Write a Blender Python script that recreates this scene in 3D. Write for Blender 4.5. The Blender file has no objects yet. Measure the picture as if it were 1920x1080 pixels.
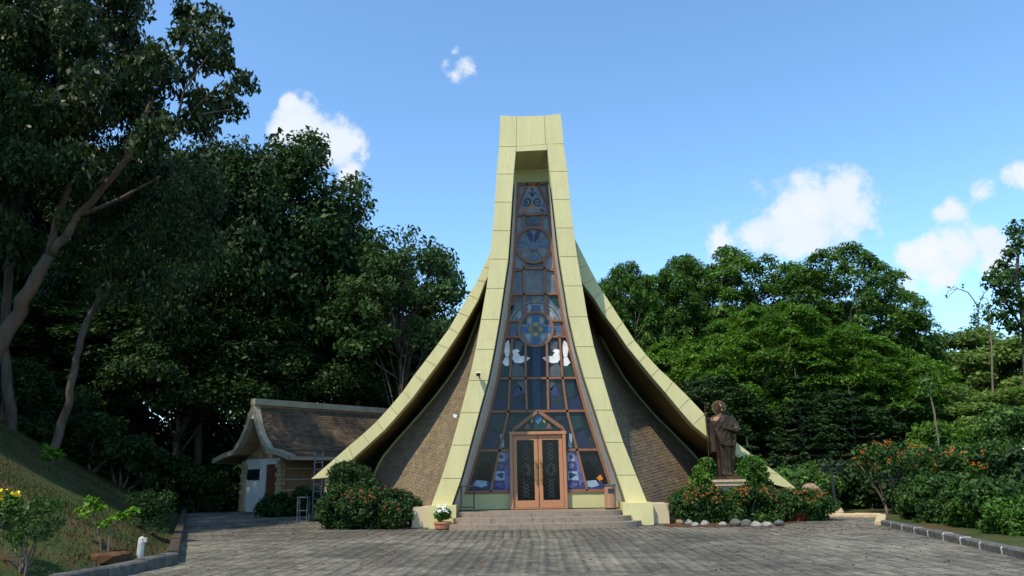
import bpy, math, random
import numpy as np
from mathutils import Vector, Matrix
random.seed(7)
rng = np.random.default_rng(7)
S = bpy.context.scene
COL = S.collection
R = math.radians

# ------------------------------------------------------------------ camera
FPX = 1400.0                      # focal length in pixels of a 1920 px wide picture
EYE, PITCH, ROLL = 1.5, math.atan(353 / 1400), R(-0.98)
cam = bpy.data.cameras.new('camera')
cam.sensor_width = 36.0
cam.lens = FPX / 1920 * 36
cam.clip_start, cam.clip_end = 0.1, 5000
co = bpy.data.objects.new('camera', cam)
COL.objects.link(co)
CM = Matrix.Translation((0, 0, EYE)) @ Matrix.Rotation(math.pi / 2 + PITCH, 4, 'X') @ Matrix.Rotation(ROLL, 4, 'Z')
co.matrix_world = CM
S.camera = co
CR = CM.to_3x3()

def ray(px, py):
    return CR @ Vector(((px - 960) / FPX, -(py - 540) / FPX, -1.0))
def at(px, py, Y):                # the point of the plane y = Y seen there
    d = ray(px, py)
    t = Y / d.y
    return Vector((d.x * t, Y, EYE + d.z * t))
def gnd(px, py, z=0.0):           # the point of the level z seen there
    d = ray(px, py)
    t = (z - EYE) / d.z
    return Vector((d.x * t, d.y * t, z))

# ------------------------------------------------------------------ light, sky
SUN = Vector((-0.37, -0.43, 0.82)).normalized()
ELEV = math.asin(SUN.z)
AZ = math.atan2(SUN.x, SUN.y)
W = bpy.data.worlds.new('World')
S.world = W
W.use_nodes = True
wn, wl = W.node_tree.nodes, W.node_tree.links
wn.clear()
sky = wn.new('ShaderNodeTexSky')
sky.sky_type = 'NISHITA'
sky.sun_disc = False
sky.sun_elevation = ELEV
sky.sun_rotation = AZ % (2 * math.pi)
sky.air_density, sky.dust_density, sky.ozone_density = 1.0, 0.15, 3.0
bg = wn.new('ShaderNodeBackground')
bg.inputs[1].default_value = 0.15
wo = wn.new('ShaderNodeOutputWorld')
wl.new(bg.outputs[0], wo.inputs[0])
tc = wn.new('ShaderNodeTexCoord')
def wmath(op, a, b=None, c=None):
    n = wn.new('ShaderNodeMath'); n.operation = op
    for i, v in enumerate((a, b, c)):
        if v is None: continue
        if isinstance(v, (int, float)): n.inputs[i].default_value = v
        else: wl.new(v, n.inputs[i])
    return n.outputs[0]
PUFFS = [(545, 195, 20, 1), (560, 225, 38, 1), (592, 258, 52, 1), (630, 285, 42, 1), (652, 325, 30, .9), (600, 290, 40, .9), (530, 245, 30, .9),
         (850, 98, 24, .30), (868, 124, 40, .33), (834, 116, 34, .26), (852, 142, 34, .22),
         (1575, 380, 62, 1), (1525, 395, 62, 1), (1475, 420, 70, .95), (1598, 405, 30, .8), (1420, 445, 62, .7), (1350, 450, 55, .62), (1530, 440, 60, .8),
         (1705, 485, 34, .62), (1745, 475, 40, .7), (1800, 468, 46, .78), (1850, 448, 36, .78), (1860, 490, 50, .62), (1770, 520, 60, .5), (1700, 525, 50, .42),
         (1785, 390, 40, .38), (1838, 362, 34, .42), (1920, 320, 30, .8), (2010, 400, 60, .7), (2010, 520, 60, .7),
         (2150, 300, 120, .9), (2300, 430, 140, .9), (-260, 330, 150, .9), (2700, 350, 170, .9)]
v = None
for px, py, r, a in PUFFS:
    d = ray(px, py).normalized()
    n = wn.new('ShaderNodeVectorMath'); n.operation = 'DISTANCE'
    wl.new(tc.outputs['Generated'], n.inputs[0]); n.inputs[1].default_value = d
    val = wmath('MULTIPLY_ADD', n.outputs['Value'], -FPX / r * .93, a)
    v = val if v is None else wmath('SMOOTH_MAX', v, val, 0.25)
no = wn.new('ShaderNodeTexNoise'); no.inputs['Scale'].default_value = 20; no.inputs['Detail'].default_value = 10; no.inputs['Roughness'].default_value = .60
wl.new(tc.outputs['Generated'], no.inputs['Vector'])
no2 = wn.new('ShaderNodeTexNoise'); no2.inputs['Scale'].default_value = 9; no2.inputs['Detail'].default_value = 5
wl.new(tc.outputs['Generated'], no2.inputs['Vector'])
dens = wmath('ADD', v, wmath('MULTIPLY_ADD', no.outputs['Fac'], 2.6, -1.12))
mr = wn.new('ShaderNodeMapRange'); mr.interpolation_type = 'SMOOTHSTEP'
wl.new(dens, mr.inputs['Value']); mr.inputs['From Min'].default_value = 0.05; mr.inputs['From Max'].default_value = 0.62
mr.inputs['To Max'].default_value = .94
# thin high veil low in the sky
sep = wn.new('ShaderNodeSeparateXYZ'); wl.new(tc.outputs['Generated'], sep.inputs[0])
cr = wn.new('ShaderNodeMix'); cr.data_type = 'RGBA'
cr.inputs[6].default_value = (3.7, 4.2, 4.75, 1); cr.inputs[7].default_value = (4.6, 4.65, 4.7, 1)
mr2 = wn.new('ShaderNodeMapRange'); wl.new(wmath('MULTIPLY_ADD', no2.outputs['Fac'], 1.0, wmath('MULTIPLY', dens, .35)), mr2.inputs['Value'])
mr2.inputs['From Min'].default_value = .45; mr2.inputs['From Max'].default_value = 1.05
wl.new(mr2.outputs[0], cr.inputs[0])
tint = wn.new('ShaderNodeMix'); tint.data_type = 'RGBA'; tint.blend_type = 'MULTIPLY'; tint.inputs[0].default_value = 1
SKYTINT = (1.04, 1.26, 1.33, 1)
wl.new(sky.outputs[0], tint.inputs[6]); tint.inputs[7].default_value = SKYTINT
mx = wn.new('ShaderNodeMix'); mx.data_type = 'RGBA'
wl.new(mr.outputs[0], mx.inputs[0]); wl.new(tint.outputs[2], mx.inputs[6]); wl.new(cr.outputs[2], mx.inputs[7])
wl.new(mx.outputs[2], bg.inputs[0])

sl = bpy.data.lights.new('sun', 'SUN')
sl.energy, sl.angle, sl.color = 3.7, R(0.53), (1.0, 0.90, 0.75)
so = bpy.data.objects.new('sun', sl)
so.rotation_euler = (-SUN).to_track_quat('-Z', 'Y').to_euler()
so.location = (0, 0, 40)
COL.objects.link(so)
S.view_settings.view_transform = 'Standard'
S.view_settings.look = 'None'
S.view_settings.exposure = 0.5
S.view_settings.gamma = 1.0
S.view_settings.use_curve_mapping = False
S.render.engine = 'CYCLES'
S.cycles.max_bounces = 6
S.cycles.transparent_max_bounces = 8

# ------------------------------------------------------------------ materials
class Mat:
    def __init__(s, name, rough=.6, spec=.4, metal=0.0):
        s.m = bpy.data.materials.new(name); s.m.use_nodes = True
        s.n, s.l = s.m.node_tree.nodes, s.m.node_tree.links
        s.b = s.n['Principled BSDF']
        s.b.inputs['Roughness'].default_value = rough
        s.b.inputs['Specular IOR Level'].default_value = spec
        s.b.inputs['Metallic'].default_value = metal
    def tex(s, kind, scale, detail=5, rough=.55, coord='Object', stretch=None):
        t = s.n.new('ShaderNodeTexCoord')
        src = t.outputs[coord] if coord != 'World' else s.n.new('ShaderNodeNewGeometry').outputs['Position']
        if stretch:
            mp = s.n.new('ShaderNodeMapping'); mp.inputs['Scale'].default_value = stretch
            s.l.new(src, mp.inputs[0]); src = mp.outputs[0]
        n = s.n.new('ShaderNodeTexNoise' if kind == 'noise' else 'ShaderNodeTexVoronoi')
        n.inputs['Scale'].default_value = scale
        if kind == 'noise':
            n.inputs['Detail'].default_value = detail; n.inputs['Roughness'].default_value = rough
        s.l.new(src, n.inputs['Vector'])
        return n
    def ramp(s, fac, stops):
        r = s.n.new('ShaderNodeValToRGB'); e = r.color_ramp.elements
        while len(e) < len(stops): e.new(.5)
        for i, (p, c) in enumerate(stops):
            e[i].position = p; e[i].color = (*c, 1) if len(c) == 3 else c
        s.l.new(fac, r.inputs[0]); return r.outputs[0]
    def mix(s, fac, a, b, blend='MIX'):
        m = s.n.new('ShaderNodeMix'); m.data_type = 'RGBA'; m.blend_type = blend
        for i, x in ((0, fac), (6, a), (7, b)):
            if isinstance(x, (int, float)): m.inputs[i].default_value = x
            elif isinstance(x, tuple): m.inputs[i].default_value = (*x, 1)
            else: s.l.new(x, m.inputs[i])
        return m.outputs[2]
    def rand(s, island=True):
        if island:
            return s.n.new('ShaderNodeNewGeometry').outputs['Random Per Island']
        return s.n.new('ShaderNodeObjectInfo').outputs['Random']
    def color(s, c):
        if isinstance(c, tuple): s.b.inputs['Base Color'].default_value = (*c, 1)
        else: s.l.new(c, s.b.inputs['Base Color'])
        return s
    def bump(s, h, strength=.3, dist=.02):
        b = s.n.new('ShaderNodeBump'); b.inputs['Strength'].default_value = strength; b.inputs['Distance'].default_value = dist
        s.l.new(h, b.inputs['Height']); s.l.new(b.outputs[0], s.b.inputs['Normal']); return s

def noisy(name, c1, c2, scale=3, rough=.7, spec=.3, bump=.2, bs=40, metal=0, island=0, c3=None, coord='Object', stretch=None):
    M = Mat(name, rough, spec, metal)
    t = M.tex('noise', scale, coord=coord, stretch=stretch)
    c = M.ramp(t.outputs['Fac'], [(.32, c1), (.68, c2)])
    if c3:
        t3 = M.tex('noise', scale * .23, coord=coord)
        c = M.mix(M.ramp(t3.outputs['Fac'], [(.5, (0, 0, 0)), (.66, (1, 1, 1))]), c, c3)
    if island:
        lo, hi = 1 - island, 1 + island
        c = M.mix(1.0, c, M.ramp(M.rand(island != .001), [(0, (lo,) * 3), (1, (hi,) * 3)]), 'MULTIPLY')
    M.color(c)
    if bump:
        M.bump(M.tex('noise', bs, coord=coord).outputs['Fac'], bump)
    return M.m

def leafmat(name, dark, lite, trans=.25, rough=.55, spec=.18, hue=None, patch=.35):
    M = Mat(name, rough, spec)
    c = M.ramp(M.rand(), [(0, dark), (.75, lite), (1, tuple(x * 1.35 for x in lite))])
    t = M.tex('noise', patch, 3)
    c = M.mix(1.0, c, M.ramp(t.outputs['Fac'], [(.3, (.62, .66, .62)), (.7, (1.25, 1.2, 1.0))]), 'MULTIPLY')
    o = M.n.new('ShaderNodeObjectInfo').outputs['Random']
    c = M.mix(1.0, c, M.ramp(o, [(0, (.82, .85, .82)), (1, (1.15, 1.1, 1.0))]), 'MULTIPLY')
    M.color(c)
    tr = M.n.new('ShaderNodeBsdfTranslucent'); ms = M.n.new('ShaderNodeMixShader'); ms.inputs[0].default_value = trans
    out = M.n['Material Output']
    M.l.new(M.mix(1.0, c, (1.1, 1.25, .5), 'MULTIPLY'), tr.inputs[0])
    M.l.new(M.b.outputs[0], ms.inputs[1]); M.l.new(tr.outputs[0], ms.inputs[2]); M.l.new(ms.outputs[0], out.inputs[0])
    return M.m

m = {}
# cream coated cladding with faint rain streaks
M = Mat('cream_panel', .42, .4)
t = M.tex('noise', 1.1, 5, stretch=(3.5, 3.5, .5)); c = M.ramp(t.outputs['Fac'], [(.35, (.585, .525, .245)), (.7, (.63, .57, .275))])
o = M.rand(False); c = M.mix(1.0, c, M.ramp(o, [(0, (.95, .955, .94)), (1, (1.03, 1.025, 1.03))]), 'MULTIPLY')
t2 = M.tex('noise', 7, 4, stretch=(2.5, 2.5, .35)); c = M.mix(M.ramp(t2.outputs['Fac'], [(.52, (0, 0, 0)), (.80, (.5, .5, .5))]), c, (.42, .38, .20))
t3 = M.tex('noise', .8, 6, .65, coord='World'); c = M.mix(M.ramp(t3.outputs['Fac'], [(.5, (0, 0, 0)), (.75, (.4, .4, .4))]), c, (.50, .46, .25))
M.color(c); m['cream'] = M.m
m['cream_wall'] = noisy('cream_render', (.50, .465, .225), (.56, .52, .26), 2, .8, .2, .15, 60)
m['beige_wall'] = noisy('beige_render', (.50, .40, .24), (.56, .46, .29), 2, .8, .2, .15, 60)
m['lining'] = noisy('pale_lining', (.52, .52, .47), (.60, .60, .54), 3, .5, .4, 0)
m['joint'] = noisy('dark_joint', (.10, .10, .06), (.14, .135, .085), 4, .9, .1, 0)
m['moss_trim'] = noisy('mossy_trim', (.26, .25, .095), (.36, .34, .15), 3, .8, .2, .1)
m['soffit'] = noisy('olive_soffit', (.14, .095, .028), (.18, .125, .040), 1.2, .7, .2, .1)
m['shingle'] = noisy('brown_shingle', (.150, .112, .068), (.215, .165, .100), 5, .88, .15, .5, 90, island=.12, c3=(.14, .105, .074), coord='World')
m['hut_shingle'] = noisy('weathered_shingle', (.085, .060, .040), (.13, .092, .060), 3, .9, .12, .5, 90, island=.25, c3=(.17, .12, .068), coord='World')
m['bronze_bar'] = noisy('copper_brown_frame', (.205, .092, .043), (.26, .122, .060), 6, .45, .4, .05)
m['door_wood'] = noisy('orange_brown_door_frame', (.40, .175, .080), (.47, .215, .105), 5, .45, .4, .08, stretch=(6, 6, .6))
m['brass'] = noisy('aged_brass', (.40, .27, .08), (.55, .38, .14), 20, .3, .5, 0, metal=1)
m['black_metal'] = noisy('black_metal', (.012, .012, .013), (.025, .025, .026), 9, .45, .5, .05)
m['grey_metal'] = noisy('dull_grey_metal', (.08, .085, .095), (.14, .145, .155), 9, .5, .5, .05, metal=.4)
m['white_plastic'] = noisy('white_plastic', (.70, .70, .68), (.78, .78, .76), 9, .4, .4, 0)
m['bronze'] = noisy('statue_bronze', (.030, .019, .012), (.080, .049, .028), 7, .42, .5, .25, 50, metal=.75, c3=(.12, .07, .04))
m['halo'] = noisy('gilded_bronze', (.28, .17, .07), (.40, .25, .11), 12, .45, .5, .2, metal=.7)
m['stone_cap'] = noisy('pale_stone', (.44, .31, .17), (.54, .40, .24), 6, .8, .2, .2)
m['step'] = noisy('brown_granite_tile', (.21, .165, .115), (.30, .24, .175), 30, .55, .3, .15, 80, island=.10, coord='World', c3=(.19, .15, .11))
m['steproom'] = noisy('dark_mortar', (.05, .045, .04), (.08, .07, .06), 8, .9, .1, 0)
m['white_wall'] = noisy('white_render', (.66, .61, .53), (.78, .73, .65), 1.6, .85, .2, .15, 30)
m['quoin'] = noisy('tan_stone', (.36, .24, .11), (.52, .39, .22), 7, .85, .2, .5, 25, island=.2)
m['tan_wall'] = noisy('tan_wall', (.27, .17, .085), (.34, .225, .12), 3, .85, .2, .2, 30)
m['hut_trim'] = noisy('grey_cream_trim', (.30, .255, .165), (.38, .325, .22), 2, .65, .3, .1)
m['brown_door'] = noisy('reddish_brown_door', (.13, .045, .018), (.19, .07, .03), 5, .5, .4, .1, stretch=(8, 8, .7))
m['dark_glass'] = noisy('dark_glass', (.012, .016, .020), (.020, .026, .032), 2, .06, .6, 0)
m['kerb'] = noisy('dark_kerb_stone', (.065, .066, .058), (.13, .13, .115), 6, .9, .2, .5, 30, coord='World')
m['kerb_brown'] = noisy('mossy_brown_kerb', (.035, .026, .018), (.085, .068, .048), 6, .9, .15, .6, 30, coord='World')
m['kerb_tan'] = noisy('tan_kerb', (.42, .32, .17), (.54, .42, .25), 6, .85, .2, .4, 30)
m['kerb_white'] = noisy('worn_white_paint', (.42, .43, .41), (.58, .59, .57), 12, .8, .2, .3)
m['bark'] = noisy('grey_brown_bark', (.10, .075, .055), (.22, .17, .13), 2.2, .9, .15, .7, 14, stretch=(3, 3, .7))
m['gum_bark'] = noisy('peeling_gum_bark', (.06, .045, .034), (.14, .108, .082), 1.4, .85, .2, .5, 12, c3=(.14, .068, .032), stretch=(2.5, 2.5, .6))
m['dark_bark'] = noisy('dark_bark', (.05, .038, .028), (.11, .085, .065), 2.2, .9, .15, .7, 14)
m['rock'] = noisy('tan_rock', (.17, .115, .06), (.36, .27, .17), 4, .85, .2, .8, 12, island=.001)
m['rock_white'] = noisy('white_rock', (.15, .14, .12), (.34, .32, .285), 4, .85, .2, .7, 12)
m['terracotta'] = noisy('terracotta', (.40, .15, .07), (.52, .22, .11), 6, .8, .2, .2)
m['soil'] = noisy('bed_soil', (.06, .032, .018), (.12, .062, .032), 5, .95, .1, .8, 18)
m['bin_wood'] = noisy('bin_brown_wood', (.33, .185, .105), (.40, .23, .135), 6, .55, .3, .1, stretch=(9, 9, .6))
m['old_white_post'] = noisy('weathered_white_post', (.38, .36, .32), (.60, .58, .54), 9, .8, .2, .3)
m['roof_tile'] = noisy('red_roof_tile', (.33, .11, .05), (.44, .16, .08), 4, .85, .2, .4, island=.2)

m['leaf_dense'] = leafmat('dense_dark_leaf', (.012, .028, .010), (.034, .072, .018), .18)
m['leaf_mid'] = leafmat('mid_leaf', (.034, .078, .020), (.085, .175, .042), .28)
m['leaf_airy'] = leafmat('airy_leaf', (.020, .046, .014), (.050, .105, .030), .24)
m['leaf_bright'] = leafmat('feathery_bright_leaf', (.040, .095, .014), (.105, .22, .034), .32)
m['leaf_gum'] = leafmat('gum_leaf', (.014, .027, .010), (.040, .068, .022), .20, .5, .25)
m['leaf_olive'] = leafmat('olive_hill_leaf', (.07, .12, .034), (.15, .235, .062), .32)
m['leaf_conifer'] = leafmat('conifer_needles', (.012, .035, .014), (.032, .080, .028), .12)
m['leaf_hedge'] = leafmat('hedge_leaf', (.016, .045, .012), (.050, .115, .024), .22, patch=1.5)
m['leaf_hedge_dark'] = leafmat('dark_hedge_leaf', (.012, .032, .012), (.036, .080, .022), .2, patch=1.5)
m['leaf_lime'] = leafmat('lime_leaf', (.06, .15, .012), (.15, .32, .03), .35, patch=1.5)
m['leaf_clip'] = leafmat('clipped_shrub_leaf', (.030, .085, .014), (.080, .180, .026), .25, patch=1.5)
m['leaf_strap'] = leafmat('strap_leaf', (.03, .08, .014), (.07, .16, .03), .25, patch=1.5)
m['grass'] = leafmat('grass_blade', (.028, .042, .012), (.072, .080, .027), .25, .6, .2, patch=.5)
m['fl_orange'] = noisy('orange_flower', (.38, .07, .015), (.52, .13, .03), 9, .6, .2, 0, island=.2)
m['fl_red'] = noisy('red_flower', (.28, .03, .018), (.40, .07, .025), 9, .6, .2, 0, island=.2)
m['fl_yellow'] = noisy('yellow_flower', (.75, .50, .01), (.85, .62, .03), 9, .6, .2, 0, island=.1)
m['fl_white'] = noisy('white_flower', (.65, .66, .58), (.78, .78, .70), 9, .6, .2, 0, island=.1)
m['fl_redleaf'] = noisy('dark_red_leaf', (.10, .022, .015), (.20, .05, .03), 9, .6, .2, 0, island=.3)

# stained glass
def glass(name, cols, scale=4.0, rough=.12):
    M = Mat(name, rough, .5)
    M.b.inputs['Specular IOR Level'].default_value = .18
    t = M.tex('voronoi', scale, coord='World', stretch=(1, 1, .7)); s_ = M.n.new('ShaderNodeSeparateColor'); M.l.new(t.outputs['Color'], s_.inputs[0])
    stops = [(i / len(cols), c) for i, c in enumerate(cols)]
    r = M.n.new('ShaderNodeValToRGB'); r.color_ramp.interpolation = 'CONSTANT'
    e = r.color_ramp.elements
    while len(e) < len(stops): e.new(.5)
    for i, (p, c) in enumerate(stops): e[i].position = p; e[i].color = (*c, 1)
    M.l.new(s_.outputs[0], r.inputs[0])
    n = M.tex('noise', 3, coord='World')
    M.color(M.mix(.35, r.outputs[0], M.ramp(n.outputs['Fac'], [(.35, tuple(x * .4 for x in cols[0])), (.7, tuple(min(1, x * 1.6) for x in cols[0]))])))
    M.bump(M.tex('noise', 5, 2, coord='World').outputs['Fac'], .04, .01)
    return M.m
m['g_top'] = glass('pale_blue_glass', [(.22, .26, .33), (.26, .29, .34), (.18, .22, .31)], 6)
m['g_grey'] = glass('grey_glass', [(.16, .18, .20), (.20, .22, .24), (.13, .15, .18)], 3)
m['g_mid'] = glass('blue_grey_glass', [(.13, .155, .18), (.16, .185, .20), (.09, .11, .16)], 3)
m['g_dark'] = glass('navy_teal_glass', [(.010, .018, .026), (.022, .034, .040), (.012, .015, .040), (.030, .042, .046)], 2.6)
m['g_deep'] = glass('deep_navy_glass', [(.007, .010, .014), (.010, .014, .022), (.007, .009, .018)], 2.2)
m['g_violet'] = glass('violet_glass', [(.11, .12, .30), (.17, .19, .36), (.08, .09, .22)], 5)
FLAT = {'g_blue': (.05, .13, .25), 'g_sky': (.09, .17, .29), 'g_navy': (.020, .028, .07), 'g_yellow': (.33, .27, .05), 'g_white': (.78, .80, .78), 'g_pale': (.28, .34, .36),
        'g_green': (.018, .055, .042), 'g_orange': (.65, .22, .02), 'g_indigo': (.04, .047, .13), 'g_grey2': (.085, .10, .11), 'g_teal': (.018, .042, .044), 'g_red': (.17, .085, .075), 'g_lblue': (.25, .36, .46), 'g_black': (.004, .005, .007), 'g_staff': (.012, .045, .095)}
for k, c_ in FLAT.items():
    m[k] = noisy(k.replace('g_', 'coloured_glass_'), tuple(x * .8 for x in c_), tuple(x * 1.15 for x in c_), 5, .14, .18, .04, 8)

# ground: worn lawn over red soil
M = Mat('lawn_ground', .95, .1)
t1 = M.tex('noise', .35, 6, .6, coord='World'); t2 = M.tex('noise', 2.2, 7, .65, coord='World')
f = M.n.new('ShaderNodeMath'); f.operation = 'MULTIPLY_ADD'; f.inputs[1].default_value = .45; M.l.new(t2.outputs['Fac'], f.inputs[0])
f2 = M.n.new('ShaderNodeMath'); f2.operation = 'MULTIPLY'; f2.inputs[1].default_value = .55; M.l.new(t1.outputs['Fac'], f2.inputs[0]); M.l.new(f2.outputs[0], f.inputs[2])
c = M.ramp(f.outputs[0], [(.38, (.028, .046, .012)), (.48, (.045, .062, .018)), (.54, (.075, .060, .026)), (.62, (.10, .046, .024))])
M.color(c); M.bump(M.tex('noise', 9, 6, coord='World').outputs['Fac'], .7, .06); m['lawn'] = M.m
# paving blocks
M = Mat('grey_paver', .85, .22)
t = M.tex('noise', .20, 8, .62, coord='World'); c = M.ramp(t.outputs['Fac'], [(.36, (.080, .074, .058)), (.50, (.128, .118, .092)), (.64, (.23, .21, .16))])
c = M.mix(1.0, c, M.ramp(M.rand(), [(0, (.74, .74, .75)), (.7, (1.0, 1.0, .98)), (1, (1.26, 1.24, 1.2))]), 'MULTIPLY')
t3 = M.tex('noise', .75, 8, .68, coord='World'); c = M.mix(M.ramp(t3.outputs['Fac'], [(.50, (0, 0, 0)), (.66, (.55, .55, .55))]), c, (.28, .255, .195))
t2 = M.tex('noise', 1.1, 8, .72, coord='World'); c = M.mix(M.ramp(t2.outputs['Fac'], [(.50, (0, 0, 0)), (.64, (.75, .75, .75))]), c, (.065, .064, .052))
M.color(c); M.bump(M.tex('noise', 45, 4, coord='World').outputs['Fac'], .35, .01); m['paver'] = M.m
M = Mat('grey_paver_single', .85, .22)
t = M.tex('noise', .20, 8, .62, coord='World'); c = M.ramp(t.outputs['Fac'], [(.36, (.080, .074, .058)), (.50, (.128, .118, .092)), (.64, (.23, .21, .16))])
c = M.mix(1.0, c, M.ramp(M.rand(False), [(0, (.74, .74, .75)), (.7, (1.0, 1.0, .98)), (1, (1.26, 1.24, 1.2))]), 'MULTIPLY')
t3 = M.tex('noise', .75, 8, .68, coord='World'); c = M.mix(M.ramp(t3.outputs['Fac'], [(.50, (0, 0, 0)), (.66, (.55, .55, .55))]), c, (.28, .255, .195))
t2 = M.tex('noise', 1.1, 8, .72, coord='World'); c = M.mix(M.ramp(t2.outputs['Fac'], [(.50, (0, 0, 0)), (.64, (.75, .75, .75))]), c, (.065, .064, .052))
M.color(c); M.bump(M.tex('noise', 45, 4, coord='World').outputs['Fac'], .35, .01); m['paver1'] = M.m
m['sand_joint'] = noisy('paver_joint_sand', (.045, .046, .036), (.085, .082, .066), 3, .95, .1, .3, 30, coord='World')
m['path'] = noisy('dark_path', (.085, .085, .075), (.16, .155, .135), 1.5, .9, .15, .4, 20, c3=(.11, .065, .035), coord='World')

# ------------------------------------------------------------------ object helpers
ORI = {}
def link(o): COL.objects.link(o); return o
def tag(o, label=None, cat=None, group=None, kind=None):
    for k, v_ in (('label', label), ('category', cat), ('group', group), ('kind', kind)):
        if v_: o[k] = v_
    return o
def thing(name, loc, label, cat, group=None):
    o = link(bpy.data.objects.new(name, None)); o.location = loc; o.empty_display_size = .2
    ORI[o.name] = Vector(loc)
    return tag(o, label, cat, group)
def mesh_obj(name, verts, faces, mat, parent=None, smooth=False):
    off = ORI.get(parent.name, Vector((0, 0, 0))) if parent else Vector((0, 0, 0))
    me = bpy.data.meshes.new(name)
    me.from_pydata([tuple(Vector(v_) - off) for v_ in verts], [], faces)
    me.materials.append(m[mat] if isinstance(mat, str) else mat)
    if smooth: me.polygons.foreach_set('use_smooth', [True] * len(me.polygons))
    me.update()
    o = link(bpy.data.objects.new(name, me))
    if parent: o.parent = parent
    ORI[o.name] = off
    return o
def fast_quads(name, verts, mat, parent=None, off=(0, 0, 0), k=4):
    """verts (N*k,3): every k in a row is one face"""
    verts = np.asarray(verts, dtype=np.float32) - np.asarray(off, dtype=np.float32)
    n = len(verts); me = bpy.data.meshes.new(name)
    me.vertices.add(n); me.vertices.foreach_set('co', verts.ravel())
    me.loops.add(n); me.loops.foreach_set('vertex_index', np.arange(n, dtype=np.int32))
    f_ = n // k; me.polygons.add(f_)
    me.polygons.foreach_set('loop_start', np.arange(f_, dtype=np.int32) * k)
    me.update(calc_edges=True)
    me.materials.append(m[mat]); 
    o = link(bpy.data.objects.new(name, me))
    if parent: o.parent = parent
    return o
class MB:
    def __init__(s): s.v, s.f = [], []
    def add(s, vs, fs):
        b = len(s.v); s.v += [Vector(x) for x in vs]; s.f += [tuple(b + i for i in f_) for f_ in fs]; return s
    def box(s, c, size, rot=None):
        x, y, z = (d / 2 for d in size); c = Vector(c)
        vs = [Vector(p) for p in ((-x, -y, -z), (x, -y, -z), (x, y, -z), (-x, y, -z), (-x, -y, z), (x, -y, z), (x, y, z), (-x, y, z))]
        if rot is not None: vs = [rot @ p for p in vs]
        return s.add([c + p for p in vs], [(0, 3, 2, 1), (4, 5, 6, 7), (0, 1, 5, 4), (1, 2, 6, 5), (2, 3, 7, 6), (3, 0, 4, 7)])
    def prism(s, poly, d):
        n = len(poly); d = Vector(d); a = [Vector(p) for p in poly]
        return s.add(a + [p + d for p in a], [tuple(range(n)), tuple(range(2 * n - 1, n - 1, -1))] + [(i, i + n, (i + 1) % n + n, (i + 1) % n) for i in range(n)])
    def bar(s, a, b, w, d, up=Vector((0, 1, 0))):     # straight bar of width w (across) and depth d (along up)
        a, b = Vector(a), Vector(b); t_ = (b - a).normalized(); sd = t_.cross(up).normalized() * (w / 2); u = up * (d / 2)
        vs = [a - sd - u, a + sd - u, a + sd + u, a - sd + u, b - sd - u, b + sd - u, b + sd + u, b - sd + u]
        return s.add(vs, [(0, 1, 2, 3), (7, 6, 5, 4), (0, 4, 5, 1), (1, 5, 6, 2), (2, 6, 7, 3), (3, 7, 4, 0)])
    def tube(s, pts, rad, n=8, cap=True, wob=0):
        pts = [Vector(p) for p in pts]; k = len(pts); rad = [rad] * k if isinstance(rad, (int, float)) else rad
        b = len(s.v); ref = Vector((.31, .9, .17))
        for i, p in enumerate(pts):
            t_ = (pts[min(i + 1, k - 1)] - pts[max(i - 1, 0)]).normalized()
            x = t_.cross(ref).normalized(); y = t_.cross(x)
            for j in range(n):
                a = 2 * math.pi * j / n; r_ = rad[i] * (1 + wob * math.sin(3.1 * i + 2 * j) * .5 + wob * random.uniform(-.4, .4))
                s.v.append(p + (x * math.cos(a) + y * math.sin(a)) * r_)
        for i in range(k - 1):
            for j in range(n):
                s.f.append((b + i * n + j, b + i * n + (j + 1) % n, b + (i + 1) * n + (j + 1) % n, b + (i + 1) * n + j))
        if cap: s.f.append(tuple(b + j for j in reversed(range(n)))); s.f.append(tuple(b + (k - 1) * n + j for j in range(n)))
        return s
    def lathe(s, c, prof, n=20, sx=1, sy=1):
        b = len(s.v); c = Vector(c)
        for r_, z in prof:
            for j in range(n):
                a = 2 * math.pi * j / n; s.v.append(c + Vector((math.cos(a) * r_ * sx, math.sin(a) * r_ * sy, z)))
        for i in range(len(prof) - 1):
            for j in range(n):
                s.f.append((b + i * n + j, b + i * n + (j + 1) % n, b + (i + 1) * n + (j + 1) % n, b + (i + 1) * n + j))
        s.f.append(tuple(b + j for j in reversed(range(n)))); s.f.append(tuple(b + (len(prof) - 1) * n + j for j in range(n)))
        return s
    def ball(s, c, r, n=14, k=9):
        r = (r, r, r) if isinstance(r, (int, float)) else r
        prof = [(math.sin(math.pi * i / k) * 1.0 if 0 < i < k else .02, -math.cos(math.pi * i / k)) for i in range(k + 1)]
        b = len(s.v); s.lathe((0, 0, 0), prof, n)
        for i in range(b, len(s.v)):
            p = s.v[i]; s.v[i] = Vector(c) + Vector((p.x * r[0], p.y * r[1], p.z * r[2]))
        return s
    def sheet(s, rows):           # grid of points -> quads
        b = len(s.v); n = len(rows[0])
        for r_ in rows: s.v += [Vector(p) for p in r_]
        for i in range(len(rows) - 1):
            for j in range(n - 1):
                s.f.append((b + i * n + j, b + i * n + j + 1, b + (i + 1) * n + j + 1, b + (i + 1) * n + j))
        return s
    def build(s, name, mat, parent=None, smooth=False): return mesh_obj(name, s.v, s.f, mat, parent, smooth)
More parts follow.
